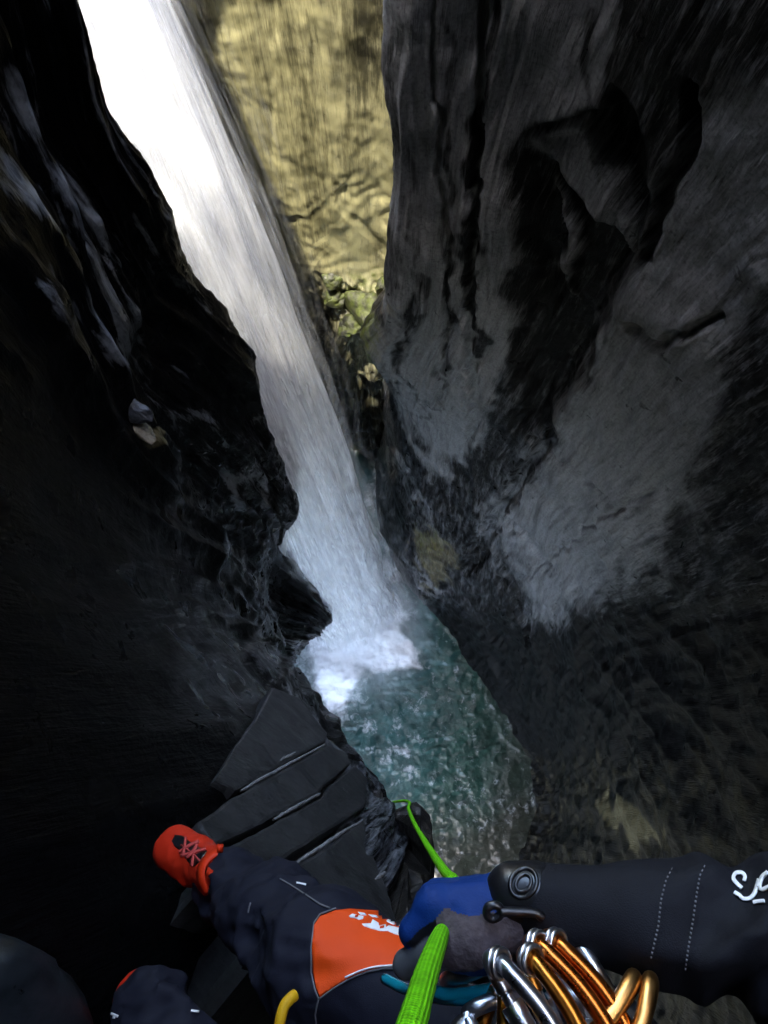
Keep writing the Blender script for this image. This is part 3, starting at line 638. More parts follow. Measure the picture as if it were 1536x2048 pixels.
# ------------------------------------------------------------------ smooth bodies from distance fields
def surface_nets(F, org, h):
    """iso-surface F = 0 (negative inside) of a regular grid -> verts, quads"""
    S = F < 0
    c = np.stack([S[i:F.shape[0] - 1 + i, j:F.shape[1] - 1 + j, k:F.shape[2] - 1 + k] for i in (0, 1) for j in (0, 1) for k in (0, 1)])
    act = c.any(0) & ~c.all(0)
    idx = np.argwhere(act); vid = -np.ones(act.shape, int); vid[act] = np.arange(len(idx))
    acc = np.zeros((len(idx), 3)); cnt = np.zeros(len(idx))
    offs = np.array([(i, j, k) for i in (0, 1) for j in (0, 1) for k in (0, 1)])
    for a in range(8):
        for b in range(a + 1, 8):
            if np.abs(offs[a] - offs[b]).sum() != 1: continue
            fa = F[tuple((idx + offs[a]).T)]; fb = F[tuple((idx + offs[b]).T)]
            m = (fa < 0) != (fb < 0); t = np.where(m, fa / np.where(fa == fb, 1, fa - fb), 0)
            acc += np.where(m[:, None], offs[a] + (offs[b] - offs[a]) * t[:, None], 0); cnt += m
    V = org + (idx + acc / np.maximum(cnt, 1)[:, None]) * h
    Q_ = []
    for ax in range(3):
        o1, o2 = [(1, 2), (2, 0), (0, 1)][ax]
        sl0 = [slice(None)] * 3; sl1 = [slice(None)] * 3
        sl0[ax] = slice(0, -1); sl1[ax] = slice(1, None)
        A_, B_ = S[tuple(sl0)], S[tuple(sl1)]
        e = np.argwhere(A_ != B_)
        ok = np.ones(len(e), bool)
        for q in (o1, o2): ok &= (e[:, q] > 0) & (e[:, q] < F.shape[q] - 1)
        e = e[ok]; ins = A_[tuple(e.T)]
        d1 = np.zeros(3, int); d1[o1] = 1; d2 = np.zeros(3, int); d2[o2] = 1
        v = [vid[tuple((e - w).T)] for w in (d1 * 0, d1, d1 + d2, d2)]
        q = np.stack(v, -1); q[~ins] = q[~ins][:, ::-1]; Q_.append(q)
    Qf = np.concatenate(Q_); return V, Qf[(Qf >= 0).all(1)]
def seg_sd(p, a, b, ra, rb, flat=None):
    a, b = np.asarray(a), np.asarray(b); e = b - a; w = p - a
    t = np.clip((w @ e) / (e @ e + 1e-12), 0, 1)
    r = w - t[..., None] * e
    if flat is not None:                      # squash along direction flat[0] by factor flat[1]
        n, k = np.asarray(flat[0]), flat[1]; c = r @ n; r = r + (c * (k - 1))[..., None] * n
    return np.linalg.norm(r, axis=-1) - (ra + (rb - ra) * t)
def sdf_mesh(segs, h, k=.02, disp=None, pad=.03):
    """segs: list of (a, b, ra, rb, flat, group); smooth union inside a group and hard union between groups"""
    ends = np.array([p for sg in segs for p in (sg[0], sg[1])]); rm = max(max(sg[2], sg[3]) for sg in segs)
    lo = ends.min(0) - rm - pad; hi = ends.max(0) + rm + pad
    n = np.ceil((hi - lo) / h).astype(int) + 1
    ax = [lo[i] + h * np.arange(n[i]) for i in range(3)]
    F = np.full(n, 1e3); groups = {}
    for sg in segs: groups.setdefault(sg[5] if len(sg) > 5 else 0, []).append(sg)
    for g, ss in groups.items():
        Fg = np.full(n, 1e3)
        for sg in ss:
            r = max(sg[2], sg[3]) * 1.3 + .05 + k * 2
            bl = np.minimum(sg[0], sg[1]) - r; bh = np.maximum(sg[0], sg[1]) + r
            i0 = np.clip(((bl - lo) / h).astype(int), 0, n); i1 = np.clip(((bh - lo) / h).astype(int) + 2, 0, n)
            sl = tuple(slice(i0[q], i1[q]) for q in range(3))
            pts = np.stack(np.meshgrid(*[ax[q][sl[q]] for q in range(3)], indexing='ij'), -1)
            d_ = seg_sd(pts, sg[0], sg[1], sg[2], sg[3], sg[4] if len(sg) > 4 else None)
            A_ = Fg[sl]; hh = np.clip(.5 + .5 * (A_ - d_) / k, 0, 1)
            Fg[sl] = np.where(A_ > 100, d_, A_ * (1 - hh) + d_ * hh - k * hh * (1 - hh))
        F = np.minimum(F, Fg)
    if disp is not None:
        m = np.abs(F) < .06; pts = np.stack(np.meshgrid(*ax, indexing='ij'), -1)[m]; F[m] += disp(pts)
    return surface_nets(F, lo, h)
def build(name, VF, mats, parent, fm=None):
    o = mesh_from(name, VF[0], VF[1], mats, fm=fm); 
    if parent: under(o, parent)
    return o
def tube(name, pts, r, mat, parent=None, seg=10, n=None, closed=False, twist=None, rad=None):
    pts = np.asarray(pts, float); m = len(pts)
    if closed:
        n = n or m * 6; e = np.vstack([pts[-1], pts, pts[0], pts[1]]); ts = np.linspace(1, m + 1, n, endpoint=False); C_ = cat(e, ts)
    elif n: C_ = cat(pts, np.linspace(0, m - 1, n))
    else: C_ = pts
    k = len(C_)
    T = np.roll(C_, -1, 0) - np.roll(C_, 1, 0) if closed else np.gradient(C_, axis=0)
    T /= np.linalg.norm(T, axis=1, keepdims=True) + 1e-12
    U = np.zeros_like(T); u0 = np.cross(T[0], [.3, .5, .81]); u0 /= np.linalg.norm(u0)
    for i in range(k):
        u0 = u0 - T[i] * (u0 @ T[i]); u0 /= np.linalg.norm(u0) + 1e-12; U[i] = u0
    W = np.cross(T, U); a = np.linspace(0, 2 * np.pi, seg, endpoint=False)
    rr = np.broadcast_to(np.asarray(r if rad is None else rad, float).reshape(-1, 1), (k, seg)).copy() if np.ndim(r if rad is None else rad) else np.full((k, seg), float(r))
    sl = np.concatenate([[0], np.cumsum(np.linalg.norm(np.diff(C_, axis=0), axis=1))])
    if twist is not None:
        rr = rr * twist(sl[:, None], a[None])
    V = C_[:, None] + rr[..., None] * (np.cos(a)[None, :, None] * U[:, None] + np.sin(a)[None, :, None] * W[:, None])
    F = grid_faces(k + 1 if closed else k, seg, True)
    if closed: F = F % (k * seg)
    V = V.reshape(-1, 3)
    fl = np.stack([np.broadcast_to(a[None], (k, seg)), np.broadcast_to(sl[:, None], (k, seg)), np.zeros((k, seg))], -1)
    o = mesh_from(name, V, F, mat, attrs=dict(flow=fl.reshape(-1, 3)))
    if not closed:                            # cap the ends
        bm = bmesh.new(); bm.from_mesh(o.data); bmesh.ops.holes_fill(bm, edges=[e for e in bm.edges if e.is_boundary], sides=0); bm.to_mesh(o.data); bm.free()
    if parent: under(o, parent)
    return o
def bvh_np(VF): return BVHTree.FromPolygons([Vector(v) for v in VF[0]], [tuple(int(i) for i in q) for q in VF[1]])
def decal(name, poly, bvh, off, mat, parent, step=5.0, tfall=None):
    """a thin fabric panel lying on a surface: the outline is carried onto the surface it is sewn to"""
    pts = []
    n = len(poly)
    for k in range(n):
        (ax, ay), (bx, by) = poly[k], poly[(k + 1) % n]; m = max(1, int(math.hypot(bx - ax, by - ay) / step))
        pts += [(ax + (bx - ax) * j / m, ay + (by - ay) * j / m) for j in range(m)]
    bm = bmesh.new(); vs = [bm.verts.new((x, y, 0)) for x, y in pts]; bm.faces.new(vs)
    x0, x1 = min(p[0] for p in pts), max(p[0] for p in pts); y0, y1 = min(p[1] for p in pts), max(p[1] for p in pts)
    for c in np.arange(x0 + step, x1, step): bmesh.ops.bisect_plane(bm, geom=bm.verts[:] + bm.edges[:] + bm.faces[:], plane_co=(c, 0, 0), plane_no=(1, 0, 0))
    for c in np.arange(y0 + step, y1, step): bmesh.ops.bisect_plane(bm, geom=bm.verts[:] + bm.edges[:] + bm.faces[:], plane_co=(0, c, 0), plane_no=(0, 1, 0))
    last = None; bad = []
    for v in bm.verts:
        t = cast(bvh, v.co.x, v.co.y)
        if t is None: bad.append(v); continue
        v.co = Vector(Q(v.co.x, v.co.y, t - off)); last = t
    bmesh.ops.delete(bm, geom=bad, context='VERTS')
    for f in bm.faces: f.smooth = True
    bmesh.ops.recalc_face_normals(bm, faces=bm.faces)
    for f in bm.faces:
        if f.normal.dot(Vector((0, 0, CAMZ)) - f.calc_center_median()) < 0: f.normal_flip()
    r = bmesh.ops.solidify(bm, geom=bm.faces[:], thickness=off * .9) if False else None
    me = bpy.data.meshes.new(name); bm.to_mesh(me); bm.free(); me.materials.append(mat)
    o = bpy.data.objects.new(name, me); COL.objects.link(o)
    sm = o.modifiers.new('thickness', 'SOLIDIFY'); sm.thickness = off * .9; sm.offset = -1
    if parent: under(o, parent)
    return o
def on_surface(pts, bvh, off, step=6):
    out = []
    for (ax, ay), (bx, by) in zip(pts[:-1], pts[1:]):
        m = max(1, int(math.hypot(bx - ax, by - ay) / step))
        for j in range(m):
            x, y = ax + (bx - ax) * j / m, ay + (by - ay) * j / m; t = cast(bvh, x, y)
            if t is not None: out.append(Q(x, y, t - off))
    t = cast(bvh, *pts[-1])
    if t is not None: out.append(Q(*pts[-1], t - off))
    return np.array(out)

# ------------------------------------------------------------------ cloth, metal and rope materials
def cloth(name, col, rough=.75, weave=900, bump=.25, var=.25, sheen=0.0, spec=.2):
    M = NT(name); geo = M.n('NewGeometry').outputs['Position']
    a = M.noise(geo, 14, 4); b = M.noise(geo, weave, 2, .5)
    lo = tuple(c * (1 - var) for c in col); hi = tuple(min(1, c * (1 + var)) for c in col)
    M.set(Base_Color=M.mix(M.math('MULTIPLY_ADD', b, .5, M.math('MULTIPLY', a, .5)), lo, hi), Roughness=rough)
    M.b.inputs['Specular IOR Level'].default_value = spec
    M.b.inputs['Sheen Weight'].default_value = sheen
    M.set(Normal=M.bump(M.math('ADD', b, M.math('MULTIPLY', M.noise(geo, 60, 3), 1.5)), bump, .0015))
    return M.m
MAT['navy'] = cloth('navy_drysuit_fabric', (.0066, .007, .0135))
MAT['black_sleeve'] = cloth('black_sleeve_fabric', (.0042, .0042, .0062))
MAT['orange'] = cloth('orange_knee_fabric', (.72, .062, .003), var=.08, rough=.6)
MAT['blue'] = cloth('blue_neoprene', (.001, .022, .12), var=.12, rough=.65, weave=500)
MAT['grip'] = cloth('grey_brown_pile', (.078, .060, .062), var=.8, rough=.9, weave=170, bump=1.0)
MAT['rubber_grey'] = cloth('grey_rubberised_palm', (.055, .058, .062), var=.1, rough=.5, weave=300, bump=.1, sheen=0)
MAT['rubber_black'] = cloth('black_rubber', (.007, .007, .008), var=.2, rough=.32, weave=200, bump=.15, sheen=0, spec=.5)
MAT['red'] = cloth('red_shoe_fabric', (.50, .022, .006), var=.15, rough=.5, weave=600)
MAT['red_bright'] = cloth('red_orange_webbing', (.62, .030, .004), var=.1, rough=.55, weave=500)
MAT['lace'] = cloth('dull_red_lace', (.48, .06, .05), var=.15, rough=.6)
MAT['white'] = cloth('white_print', (.80, .78, .74), var=.06, rough=.6, weave=200, bump=.05, sheen=0)
MAT['thread'] = cloth('grey_thread', (.15, .145, .145), var=.2)
MAT['yellow'] = cloth('yellow_webbing', (.55, .30, .006), var=.12, rough=.55)
def metal(name, col, rough=.28, met=1.0, scr=.08):
    M = NT(name); geo = M.n('NewGeometry').outputs['Position']
    a = M.noise(geo, 60, 4, .6); b = M.noise(geo, 500, 3, .6)
    M.set(Base_Color=M.mix(M.ramp(a, [(.35, 0.0), (.65, 1.0)]), tuple(c * .88 for c in col), col), Metallic=met,
          Roughness=M.math('MULTIPLY_ADD', a, .16, rough - .06))
    M.set(Normal=M.bump(M.math('ADD', a, M.math('MULTIPLY', b, .15)), scr, .0004))
    return M.m
MAT['alu'] = metal('scratched_aluminium', (.62, .63, .66))
MAT['orange_metal'] = metal('orange_anodised', (.58, .17, .03), .26)
MAT['amber_metal'] = metal('amber_anodised', (.55, .20, .03), .27)
MAT['gold_metal'] = metal('gold_anodised', (.55, .28, .085), .3)
MAT['teal'] = metal('teal_anodised', (.01, .36, .48), .2, met=.4)
def rope_mat():
    M = NT('green_rope_sheath'); fl = M.attr('flow', True)
    sx = M.n('SeparateXYZ'); M.put(sx, 0, fl)
    a = M.math('SINE', M.math('ADD', M.math('MULTIPLY', sx.outputs[0], 8.0), M.math('MULTIPLY', sx.outputs[1], 1500.0)))
    b = M.math('SINE', M.math('SUBTRACT', M.math('MULTIPLY', sx.outputs[0], 8.0), M.math('MULTIPLY', sx.outputs[1], 1500.0)))
    f = M.math('MULTIPLY_ADD', M.math('MULTIPLY', a, b), .5, .5)
    pos = M.n('NewGeometry').outputs['Position']; dirt = M.ramp(M.noise(pos, 120, 4, .7), [(.35, .72), (.6, 1.0)])
    M.set(Base_Color=M.mix(1.0, M.mix(f, (.11, .46, .002), (.21, .74, .004)), dirt, 'MULTIPLY'), Roughness=.85)
    M.b.inputs['Specular IOR Level'].default_value = .15
    M.set(Normal=M.bump(f, .9, .0015))
    return M.m
MAT['rope'] = rope_mat()

# ------------------------------------------------------------------ the person on the rope
REL = np.array([0, 0, CAMZ])
def W(x, y, z): return np.array([x, y, z]) + REL
person = empty('person', W(.19, -.49, -1.05), 'person on the rope in dark drysuit, orange knee patch and red shoes, brake hand gloved', 'person')
HS = .84                                            # hand and forearm sit this much closer than the knee
hipR, hipL = Q(1120, 2230, .78), W(.2, -.64, -.96)
kneeR, calfR, ankR = Q(655, 1912, .95), Q(540, 1838, 1.09), Q(452, 1762, 1.24)
kneeL, ankL = W(-.10, -.62, -1.0), Q(308, 2018, 1.06)
elR, wrR = Q(1760, 1885, .51), Q(1060, 1798, .575)
shR, shL = W(.30, -.32, -.47), W(.30, -.72, -.47)
elL, wrL = W(.24, -.82, -.76), W(.10, -.70, -.88)
segs = [
    (hipR, kneeR, .098, .078), (kneeR, calfR, .076, .064), (calfR, ankR, .064, .047),
    (hipL, kneeL, .098, .078), (kneeL, (kneeL + ankL) / 2, .076, .066), ((kneeL + ankL) / 2, ankL, .060, .046),
    (hipR, hipL, .105, .105), (W(.20, -.53, -.95), W(.31, -.52, -.62), .135, .145), (W(.31, -.52, -.62), W(.31, -.52, -.50), .145, .12),
    (shR, shL, .072, .072), (W(.31, -.52, -.46), W(.30, -.52, -.34), .065, .055), (W(.30, -.52, -.27), W(.28, -.52, -.20), .085, .092),
    (W(.215, -.52, -.26), W(.20, -.52, -.25), .016, .012), (W(.24, -.52, -.31), W(.23, -.52, -.31), .045, .035),
    (shR, elR, .068, .055, None, 1), (elR, Q(1540, 1862, .53), .048, .0425, None, 1), (Q(1540, 1862, .53), Q(1310, 1840, .555), .0425, .0375, None, 1), (Q(1310, 1840, .555), Q(1095, 1812, .575), .0385, .0325, None, 1),
    (shR, shL, .070, .070, None, 1),
    (shL, elL, .066, .052, None, 1), (elL, wrL, .050, .034, None, 1)]
shin_dir = (ankR - kneeR) / np.linalg.norm(ankR - kneeR)
def wrinkles(p):
    px_, py_, t_ = proj(p)
    q = p - REL
    c = ridged(V3(q[..., 0] * 9 + 3 * q[..., 2], q[..., 1] * 16, q[..., 2] * 10), 3, 701)
    c2 = fbm(p * 26, 3, 711)
    leg = sstep(-.15, -.25, q[..., 2] + .5) * sstep(760, 560, px_)
    arm = sstep(1180, 1420, px_)
    cuff = np.sin((px_ - 1330) / 20.0 + 3.0 * noise(p * 14, 3) + (py_ - 1850) / 90) * sstep(1340, 1420, px_) * .0075 + .004 * ridged(p * 14, 2, 751) * sstep(1080, 1400, px_)
    al = (px_ - 640) * .82 + (py_ - 1900) * .57; ac = (py_ - 1900) * .82 - (px_ - 640) * .57
    folds = (1 - np.abs(np.sin(al / 34.0 + ac / 60.0 + 2.2 * noise(p * 11, 9)))) ** 2 * sstep(-.1, .4, noise(p * 9, 12) + .25)
    cuff = cuff - .006 * folds * leg
    return -(.0125 * c * leg + .0022 * c2 + .004 * c * arm + cuff)
bodyVF = sdf_mesh(segs, .006, k=.035, disp=wrinkles)
bp = bodyVF[0][bodyVF[1]].mean(1); bq = bp - REL
slv = (np.min([seg_sd(bp, a, b, .06, .06) for a, b in ((shR, elR), (elR, wrR), (shL, elL), (elL, wrL))], axis=0) < .02)
skin = (bq[:, 2] > -.40) & (np.abs(bq[:, 1] + .52) < .13)
def skin_mat():
    M = NT('skin'); M.set(Base_Color=(.45, .27, .20, 1), Roughness=.5); return M.m
MAT['skin'] = skin_mat()
body = build('body', bodyVF, [MAT['navy'], MAT['black_sleeve'], MAT['skin']], person, fm=np.where(skin, 2, np.where(slv, 1, 0)))
bvbody = bvh_np(bodyVF)
# helmet (above the picture)
hel = sdf_mesh([(W(.30, -.52, -.19), W(.31, -.52, -.155), .115, .108), (W(.22, -.52, -.165), W(.40, -.52, -.165), .075, .08)], .007, k=.03)
build('helmet', hel, MAT['rubber_black'], person)
# knee patch, seams, print
patch_px = [(628, 1850), (640, 1832), (672, 1820), (700, 1817), (760, 1821), (835, 1834), (860, 1850), (860, 1930), (800, 1933), (765, 1934), (735, 1940), (700, 1954), (668, 1973), (640, 1994), (632, 1975), (626, 1945), (624, 1895)]
kp = decal('knee_patch', patch_px, bvbody, .003, MAT['orange'], person, step=7)
kp['label'] = 'orange knee patch with white lettering'
def ribbon(name, lines, width, bvh, off, mat, parent, step=3.0):
    Vs, Fs = [], []
    for ln in lines:
        ln = np.asarray(ln, float)
        L0 = np.concatenate([[0], np.cumsum(np.hypot(*np.diff(ln, axis=0).T))]); m = max(3, int(L0[-1] / step))
        c = cat(ln, np.interp(np.linspace(0, L0[-1], m), L0, np.arange(len(ln)))); T = np.gradient(c, axis=0); T /= np.linalg.norm(T, axis=1, keepdims=True) + 1e-9
        nn = np.stack([-T[:, 1], T[:, 0]], -1); prev = None
        for i in range(m):
            row = []
            for sgn in (-1, 0, 1):
                x, y = c[i] + nn[i] * sgn * width / 2; t = cast(bvh, x, y)
                if t is None: row = None; break
                row.append(len(Vs)); Vs.append(Q(x, y, t - off))
            if row and prev: Fs += [(prev[0], row[0], row[1], prev[1]), (prev[1], row[1], row[2], prev[2])]
            prev = row
    if not Fs: return None
    o = mesh_from(name, Vs, Fs, mat)
    sm = o.modifiers.new('thickness', 'SOLIDIFY'); sm.thickness = off * .6; sm.offset = 0
    if parent: under(o, parent)
    return o
bvp = bvbody
GL = [   # white blocks of lettering on the knee patch
    [(698, 1831), (705, 1827), (727, 1832), (726, 1837), (718, 1839), (712, 1836), (701, 1834)],
    [(716, 1823), (730, 1826), (733, 1830), (722, 1829)],
    [(737, 1828), (752, 1830), (757, 1834), (745, 1833)],
    [(724, 1847), (742, 1846), (745, 1838), (757, 1845), (758, 1851), (772, 1848), (772, 1854), (778, 1850), (812, 1859), (815, 1864), (808, 1872), (790, 1867), (776, 1861), (760, 1861), (742, 1856), (728, 1851)],
    [(773, 1840), (785, 1835), (799, 1840), (796, 1846), (787, 1848), (776, 1844)],
    [(801, 1841), (822, 1847), (818, 1855), (812, 1853), (810, 1850), (806, 1853), (798, 1851), (802, 1846)]]
for g in GL: decal('lettering', g, bvbody, .0042, MAT['white'], person, step=4)
for ln in ([(781, 1841), (789, 1842)], [(760, 1855), (768, 1853)], [(797, 1866), (808, 1865)], [(710, 1833), (716, 1831)]):
    ribbon('letter_counter', [ln], 2.2, bvbody, .0052, MAT['orange'], person)
for ln in ([(672, 1816), (640, 1828), (628, 1845), (622, 1895), (622, 1945), (630, 1980), (637, 1998), (630, 2030), (634, 2060)],
           [(637, 1998), (668, 1976), (700, 1957), (735, 1943), (765, 1937), (800, 1936)],
           [(560, 1757), (590, 1775), (640, 1808), (660, 1816)]):
    p_ = on_surface(ln, bvbody, .0022)
    if len(p_) > 3: tube('seam', p_, .0011, MAT['thread'], person, seg=6)
ribbon('piping', [[(690, 1955), (720, 1942), (750, 1934), (785, 1931)]], 3, bvbody, .0045, MAT['white'], person)
ribbon('leg_print', [[(593, 1765), (604, 1767), (612, 1769)]], 3, bvbody, .002, MAT['white'], person)
ribbon('leg_print', [[(501, 1805), (498, 1815), (496, 1826)]], 2.5, bvbody, .002, MAT['thread'], person)
ribbon('leg_print', [[(211, 2024), (222, 2027), (236, 2033)], [(216, 2033), (230, 2035)]], 5, bvbody, .002, MAT['white'], person)
ribbon('leg_print', [[(382, 2021), (390, 2022), (398, 2023)]], 4, bvbody, .002, MAT['white'], person)
# sleeve: two rows of stitches and a script print
def stitches(name, ln, parent):
    p_ = on_surface(ln, bvbody, .0012, step=1.5); Vs, Fs = [], []
    k = 0
    while k + 4 < len(p_):
        a, b = p_[k], p_[k + 3]; e = (b - a) / (np.linalg.norm(b - a) + 1e-9); vd = a - REL; vd /= np.linalg.norm(vd); w_ = np.cross(e, vd) * .0007
        i = len(Vs); up = -vd * .0007
        for q in (a - w_, a + w_, b + w_, b - w_): Vs.append(q)
        for q in (a - w_ * .6, a + w_ * .6, b + w_ * .6, b - w_ * .6): Vs.append(q + up)
        Fs += [(i + 4, i + 5, i + 6, i + 7), (i, i + 1, i + 5, i + 4), (i + 1, i + 2, i + 6, i + 5), (i + 2, i + 3, i + 7, i + 6), (i + 3, i, i + 4, i + 7)]
        k += 6
    if Fs: under(mesh_from(name, Vs, Fs, MAT['thread'], smooth=False), parent)
stitches('stitching', [(1345, 1735), (1332, 1760), (1322, 1800), (1317, 1850), (1308, 1890), (1300, 1925)], person)
stitches('stitching', [(1410, 1730), (1400, 1750), (1393, 1790), (1386, 1840), (1376, 1900), (1370, 1945)], person)
ribbon('script_print', [[(1484, 1776), (1474, 1767), (1467, 1757), (1470, 1747), (1482, 1745), (1490, 1752), (1488, 1762)],
                        [(1468, 1784), (1478, 1790), (1486, 1797), (1498, 1797), (1508, 1788), (1514, 1772), (1518, 1758)],
                        [(1536, 1744), (1524, 1754), (1519, 1772), (1524, 1779), (1536, 1774), (1550, 1768)],
                        [(1506, 1805), (1516, 1803), (1529, 1802)]], 7, bvbody, .0016, MAT['white'], person, step=2)

# gloved brake hand
def H(x, y, t): return Q(x, y, t * HS)
hs = []
tk = [(.697, 868, 1812), (.722, 866, 1800), (.747, 874, 1795), (.768, 886, 1795)]
for i, (t, kx, ky) in enumerate(tk):
    hs.append((H(1030, 1796 - 2 * i, .695 + .013 * i), H(kx, ky, t), .0175, .0155, None, 0))
hs += [(H(1040, 1800, .70), H(960, 1840, .705), .026, .024, None, 0), (H(1000, 1815, .72), H(900, 1830, .735), .022, .016, None, 0)]
hs += [(H(1010, 1852, .685), H(950, 1876, .675), .022, .0245, None, 0), (H(950, 1876, .675), H(912, 1888, .675), .0245, .020, None, 0)]
fing = []
fr_ = [.0118, .0122, .0115, .0102]
for i, (t, kx, ky) in enumerate(tk):
    pip = H(832 + 7 * i, 1862 - 5 * i, t - .004 + .004 * i); dip = H(848 + 5 * i, 1886 - 3 * i, t + .004); tip = H(876 + 2 * i, 1876 - 4 * i, t + .012)
    r = fr_[i]; fing += [(H(kx, ky, t), pip, .0150 if i == 0 else .0135, r + .001, None, i), (pip, dip, r, r * .95, None, i), (dip, tip, r * .95, r * .85, None, i)]
th = [(H(915, 1888, .675), H(862, 1904, .682), .017, .0135, None, 9), (H(862, 1904, .682), H(812, 1928, .690), .0135, .0120, None, 9)]
handVF = sdf_mesh(hs + fing + th, .0021, k=.010, disp=lambda p: -.0008 * fbm(p * 60, 3, 731))
hp = handVF[0][handVF[1]].mean(1)
hx, hy, ht = proj(hp)
d_th = np.min([seg_sd(hp, a[0], a[1], a[2], a[3]) for a in th], axis=0)
d_curl = np.min([seg_sd(hp, a[0], a[1], a[2], a[3]) for a in fing[1::3] + fing[2::3]], axis=0)
d_rest = np.min([seg_sd(hp, a[0], a[1], a[2], a[3]) for a in hs[:6] + fing[0::3]], axis=0)
d_grip = np.min([seg_sd(hp, a[0], a[1], a[2], a[3]) for a in hs[6:8]], axis=0)
wavy = 6 * np.sin(hx / 17.0)
is_grip = (polysd(hx, hy + wavy * .4, [(872, 1838), (893, 1818), (915, 1826), (950, 1830), (985, 1826), (1040, 1835), (1060, 1900), (960, 1940), (880, 1945), (878, 1880)]) > 0)
is_blk = polysd(hx, hy, [(812, 1888), (838, 1862), (858, 1846), (882, 1836), (892, 1868), (872, 1892), (830, 1902)]) > 0
fmh = np.where(is_grip, 1, 0); fmh = np.where(is_blk & ~is_grip, 2, fmh); fmh = np.where(d_curl < d_rest - .0005, 2, fmh); fmh = np.where((d_th < d_rest) & (d_th < d_grip + .002) & (hx < 900), 3, fmh)
glove = build('glove', handVF, [MAT['blue'], MAT['grip'], MAT['rubber_black'], MAT['rubber_grey']], person, fm=fmh)
glove['label'] = 'blue glove with grey pile heel closed round the rope'
bvhand = bvh_np(handVF)
# wrist strap with oval button and pull tab
stVF = sdf_mesh([(Q(1030, 1788, .582), Q(1072, 1792, .578), .0258, .0272)], .0025, k=.01)
strap = build('wrist_strap', stVF, MAT['rubber_black'], person)
bvs = bvh_np(stVF)
for r_, w_ in ((29, .0020), (17, .0016)):
    pts = [(1047 + r_ * .92 * math.cos(a), 1766 + r_ * 1.0 * math.sin(a) - 4 * math.cos(a)) for a in np.linspace(0, 2 * math.pi, 21)[:-1]]
    p_ = np.array([Q(x, y, (cast(bvs, x, y) or .55) - .0008) for x, y in pts])
    b_ = tube('button_ring', p_, w_, MAT['rubber_black'], None, seg=8, closed=True); b_.parent = strap
tp = np.array([Q(x, y, .548) for x, y in [(1000, 1830), (985, 1838), (974, 1830), (975, 1816), (988, 1810), (1000, 1816)]])
tube('pull_tab', tp, .0035, MAT['rubber_black'], person, seg=8, closed=True)
tube('pull_tab', np.array([Q(x, y, .547) for x, y in [(998, 1823), (1030, 1824), (1070, 1826), (1085, 1835)]]), .004, MAT['rubber_black'], person, seg=8, n=16)
# other hand, at the harness below the picture
lh = [(wrL, wrL + np.array([-.06, .03, -.03]), .03, .03, None, 0)]
for i in range(4):
    k0 = wrL + np.array([-.07, .005 + .018 * i, -.025 - .012 * i]); k1 = k0 + np.array([-.035, .01, -.02]); k2 = k1 + np.array([.005, .012, -.028])
    lh += [(k0, k1, .011, .010, None, i), (k1, k2, .010, .009, None, i)]
lh += [(wrL + np.array([-.03, .04, -.01]), wrL + np.array([-.075, .07, -.02]), .013, .011, None, 9)]
build('glove', sdf_mesh(lh, .004, k=.01), MAT['blue'], person)

# shoes
def shoe(ank, mid, toe, r, parent):
    up = -ray(*[float(v) for v in proj(mid)[:2]]); up /= np.linalg.norm(up)
    ax = (toe - ank) / np.linalg.norm(toe - ank); up = up - ax * (up @ ax); up /= np.linalg.norm(up); sd = np.cross(ax, up)
    sg = [(ank + up * .012, mid, r * 1.06, r * .95), (mid, toe, r * .95, r * .98, (up, 1.35)), (ank - up * .01, ank - ax * .02 - up * .012, r, r * .92),
          (mid + sd * .012, toe + sd * .012, r * .8, r * .8), (mid - sd * .012, toe - sd * .006, r * .8, r * .8)]
    VF = sdf_mesh(sg, .004, k=.015, disp=lambda p: -.0015 * ridged(p * 30, 2, 741))
    o = build('shoe', VF, MAT['red'], parent)
    so = sdf_mesh([(ank - up * (r * .75) - ax * .03, mid - up * (r * .78), r * .62, r * .7, (up, 2.4)), (mid - up * (r * .78), toe - up * (r * .7) + ax * .012, r * .75, r * .92, (up, 2.6))], .004, k=.015)
    s_ = mesh_from('sole', so[0], so[1], MAT['rubber_black']); s_.parent = o
    return o, bvh_np(VF)
shR_, bvsh = shoe(Q(446, 1752, 1.23), Q(394, 1723, 1.30), Q(345, 1696, 1.355), .038, person)
def on_shoe(o):
    if o: o.parent = shR_
on_shoe(decal('tongue', [(343, 1681), (350, 1669), (364, 1671), (386, 1688), (414, 1702), (402, 1720), (388, 1733), (376, 1724), (362, 1702), (349, 1693)], bvsh, .002, MAT['rubber_black'], None, step=6))
on_shoe(ribbon('lace', [[(371, 1674), (370, 1688), (365, 1712)], [(358, 1705), (380, 1690), (398, 1682)], [(361, 1712), (384, 1704), (394, 1688)], [(394, 1688), (387, 1708), (383, 1732)], [(373, 1716), (392, 1704), (412, 1697)]], 4.5, bvsh, .0045, MAT['lace'], None, step=3))
on_shoe(ribbon('lace', [[(362, 1690), (376, 1700), (390, 1712), (400, 1722)]], 4, bvsh, .004, MAT['lace'], None, step=3))
on_shoe(ribbon('collar', [[(414, 1786), (404, 1765), (402, 1742), (412, 1720), (430, 1706), (450, 1702), (470, 1710)]], 15, bvsh, .005, MAT['red_bright'], None, step=4))
on_shoe(tube('heel_loop', np.array([Q(x, y, 1.17) for x, y in [(438, 1704), (438, 1690), (443, 1690), (442, 1704)]]), .004, MAT['red_bright'], None, seg=6))
on_shoe(tube('heel_loop', np.array([Q(x, y, 1.17) for x, y in [(414, 1750), (419, 1738), (424, 1742), (418, 1756)]]), .004, MAT['red_bright'], None, seg=6))
shL_, bvsl = shoe(Q(296, 2006, 1.09), Q(288, 1998, 1.15), Q(280, 1996, 1.20), .040, person)
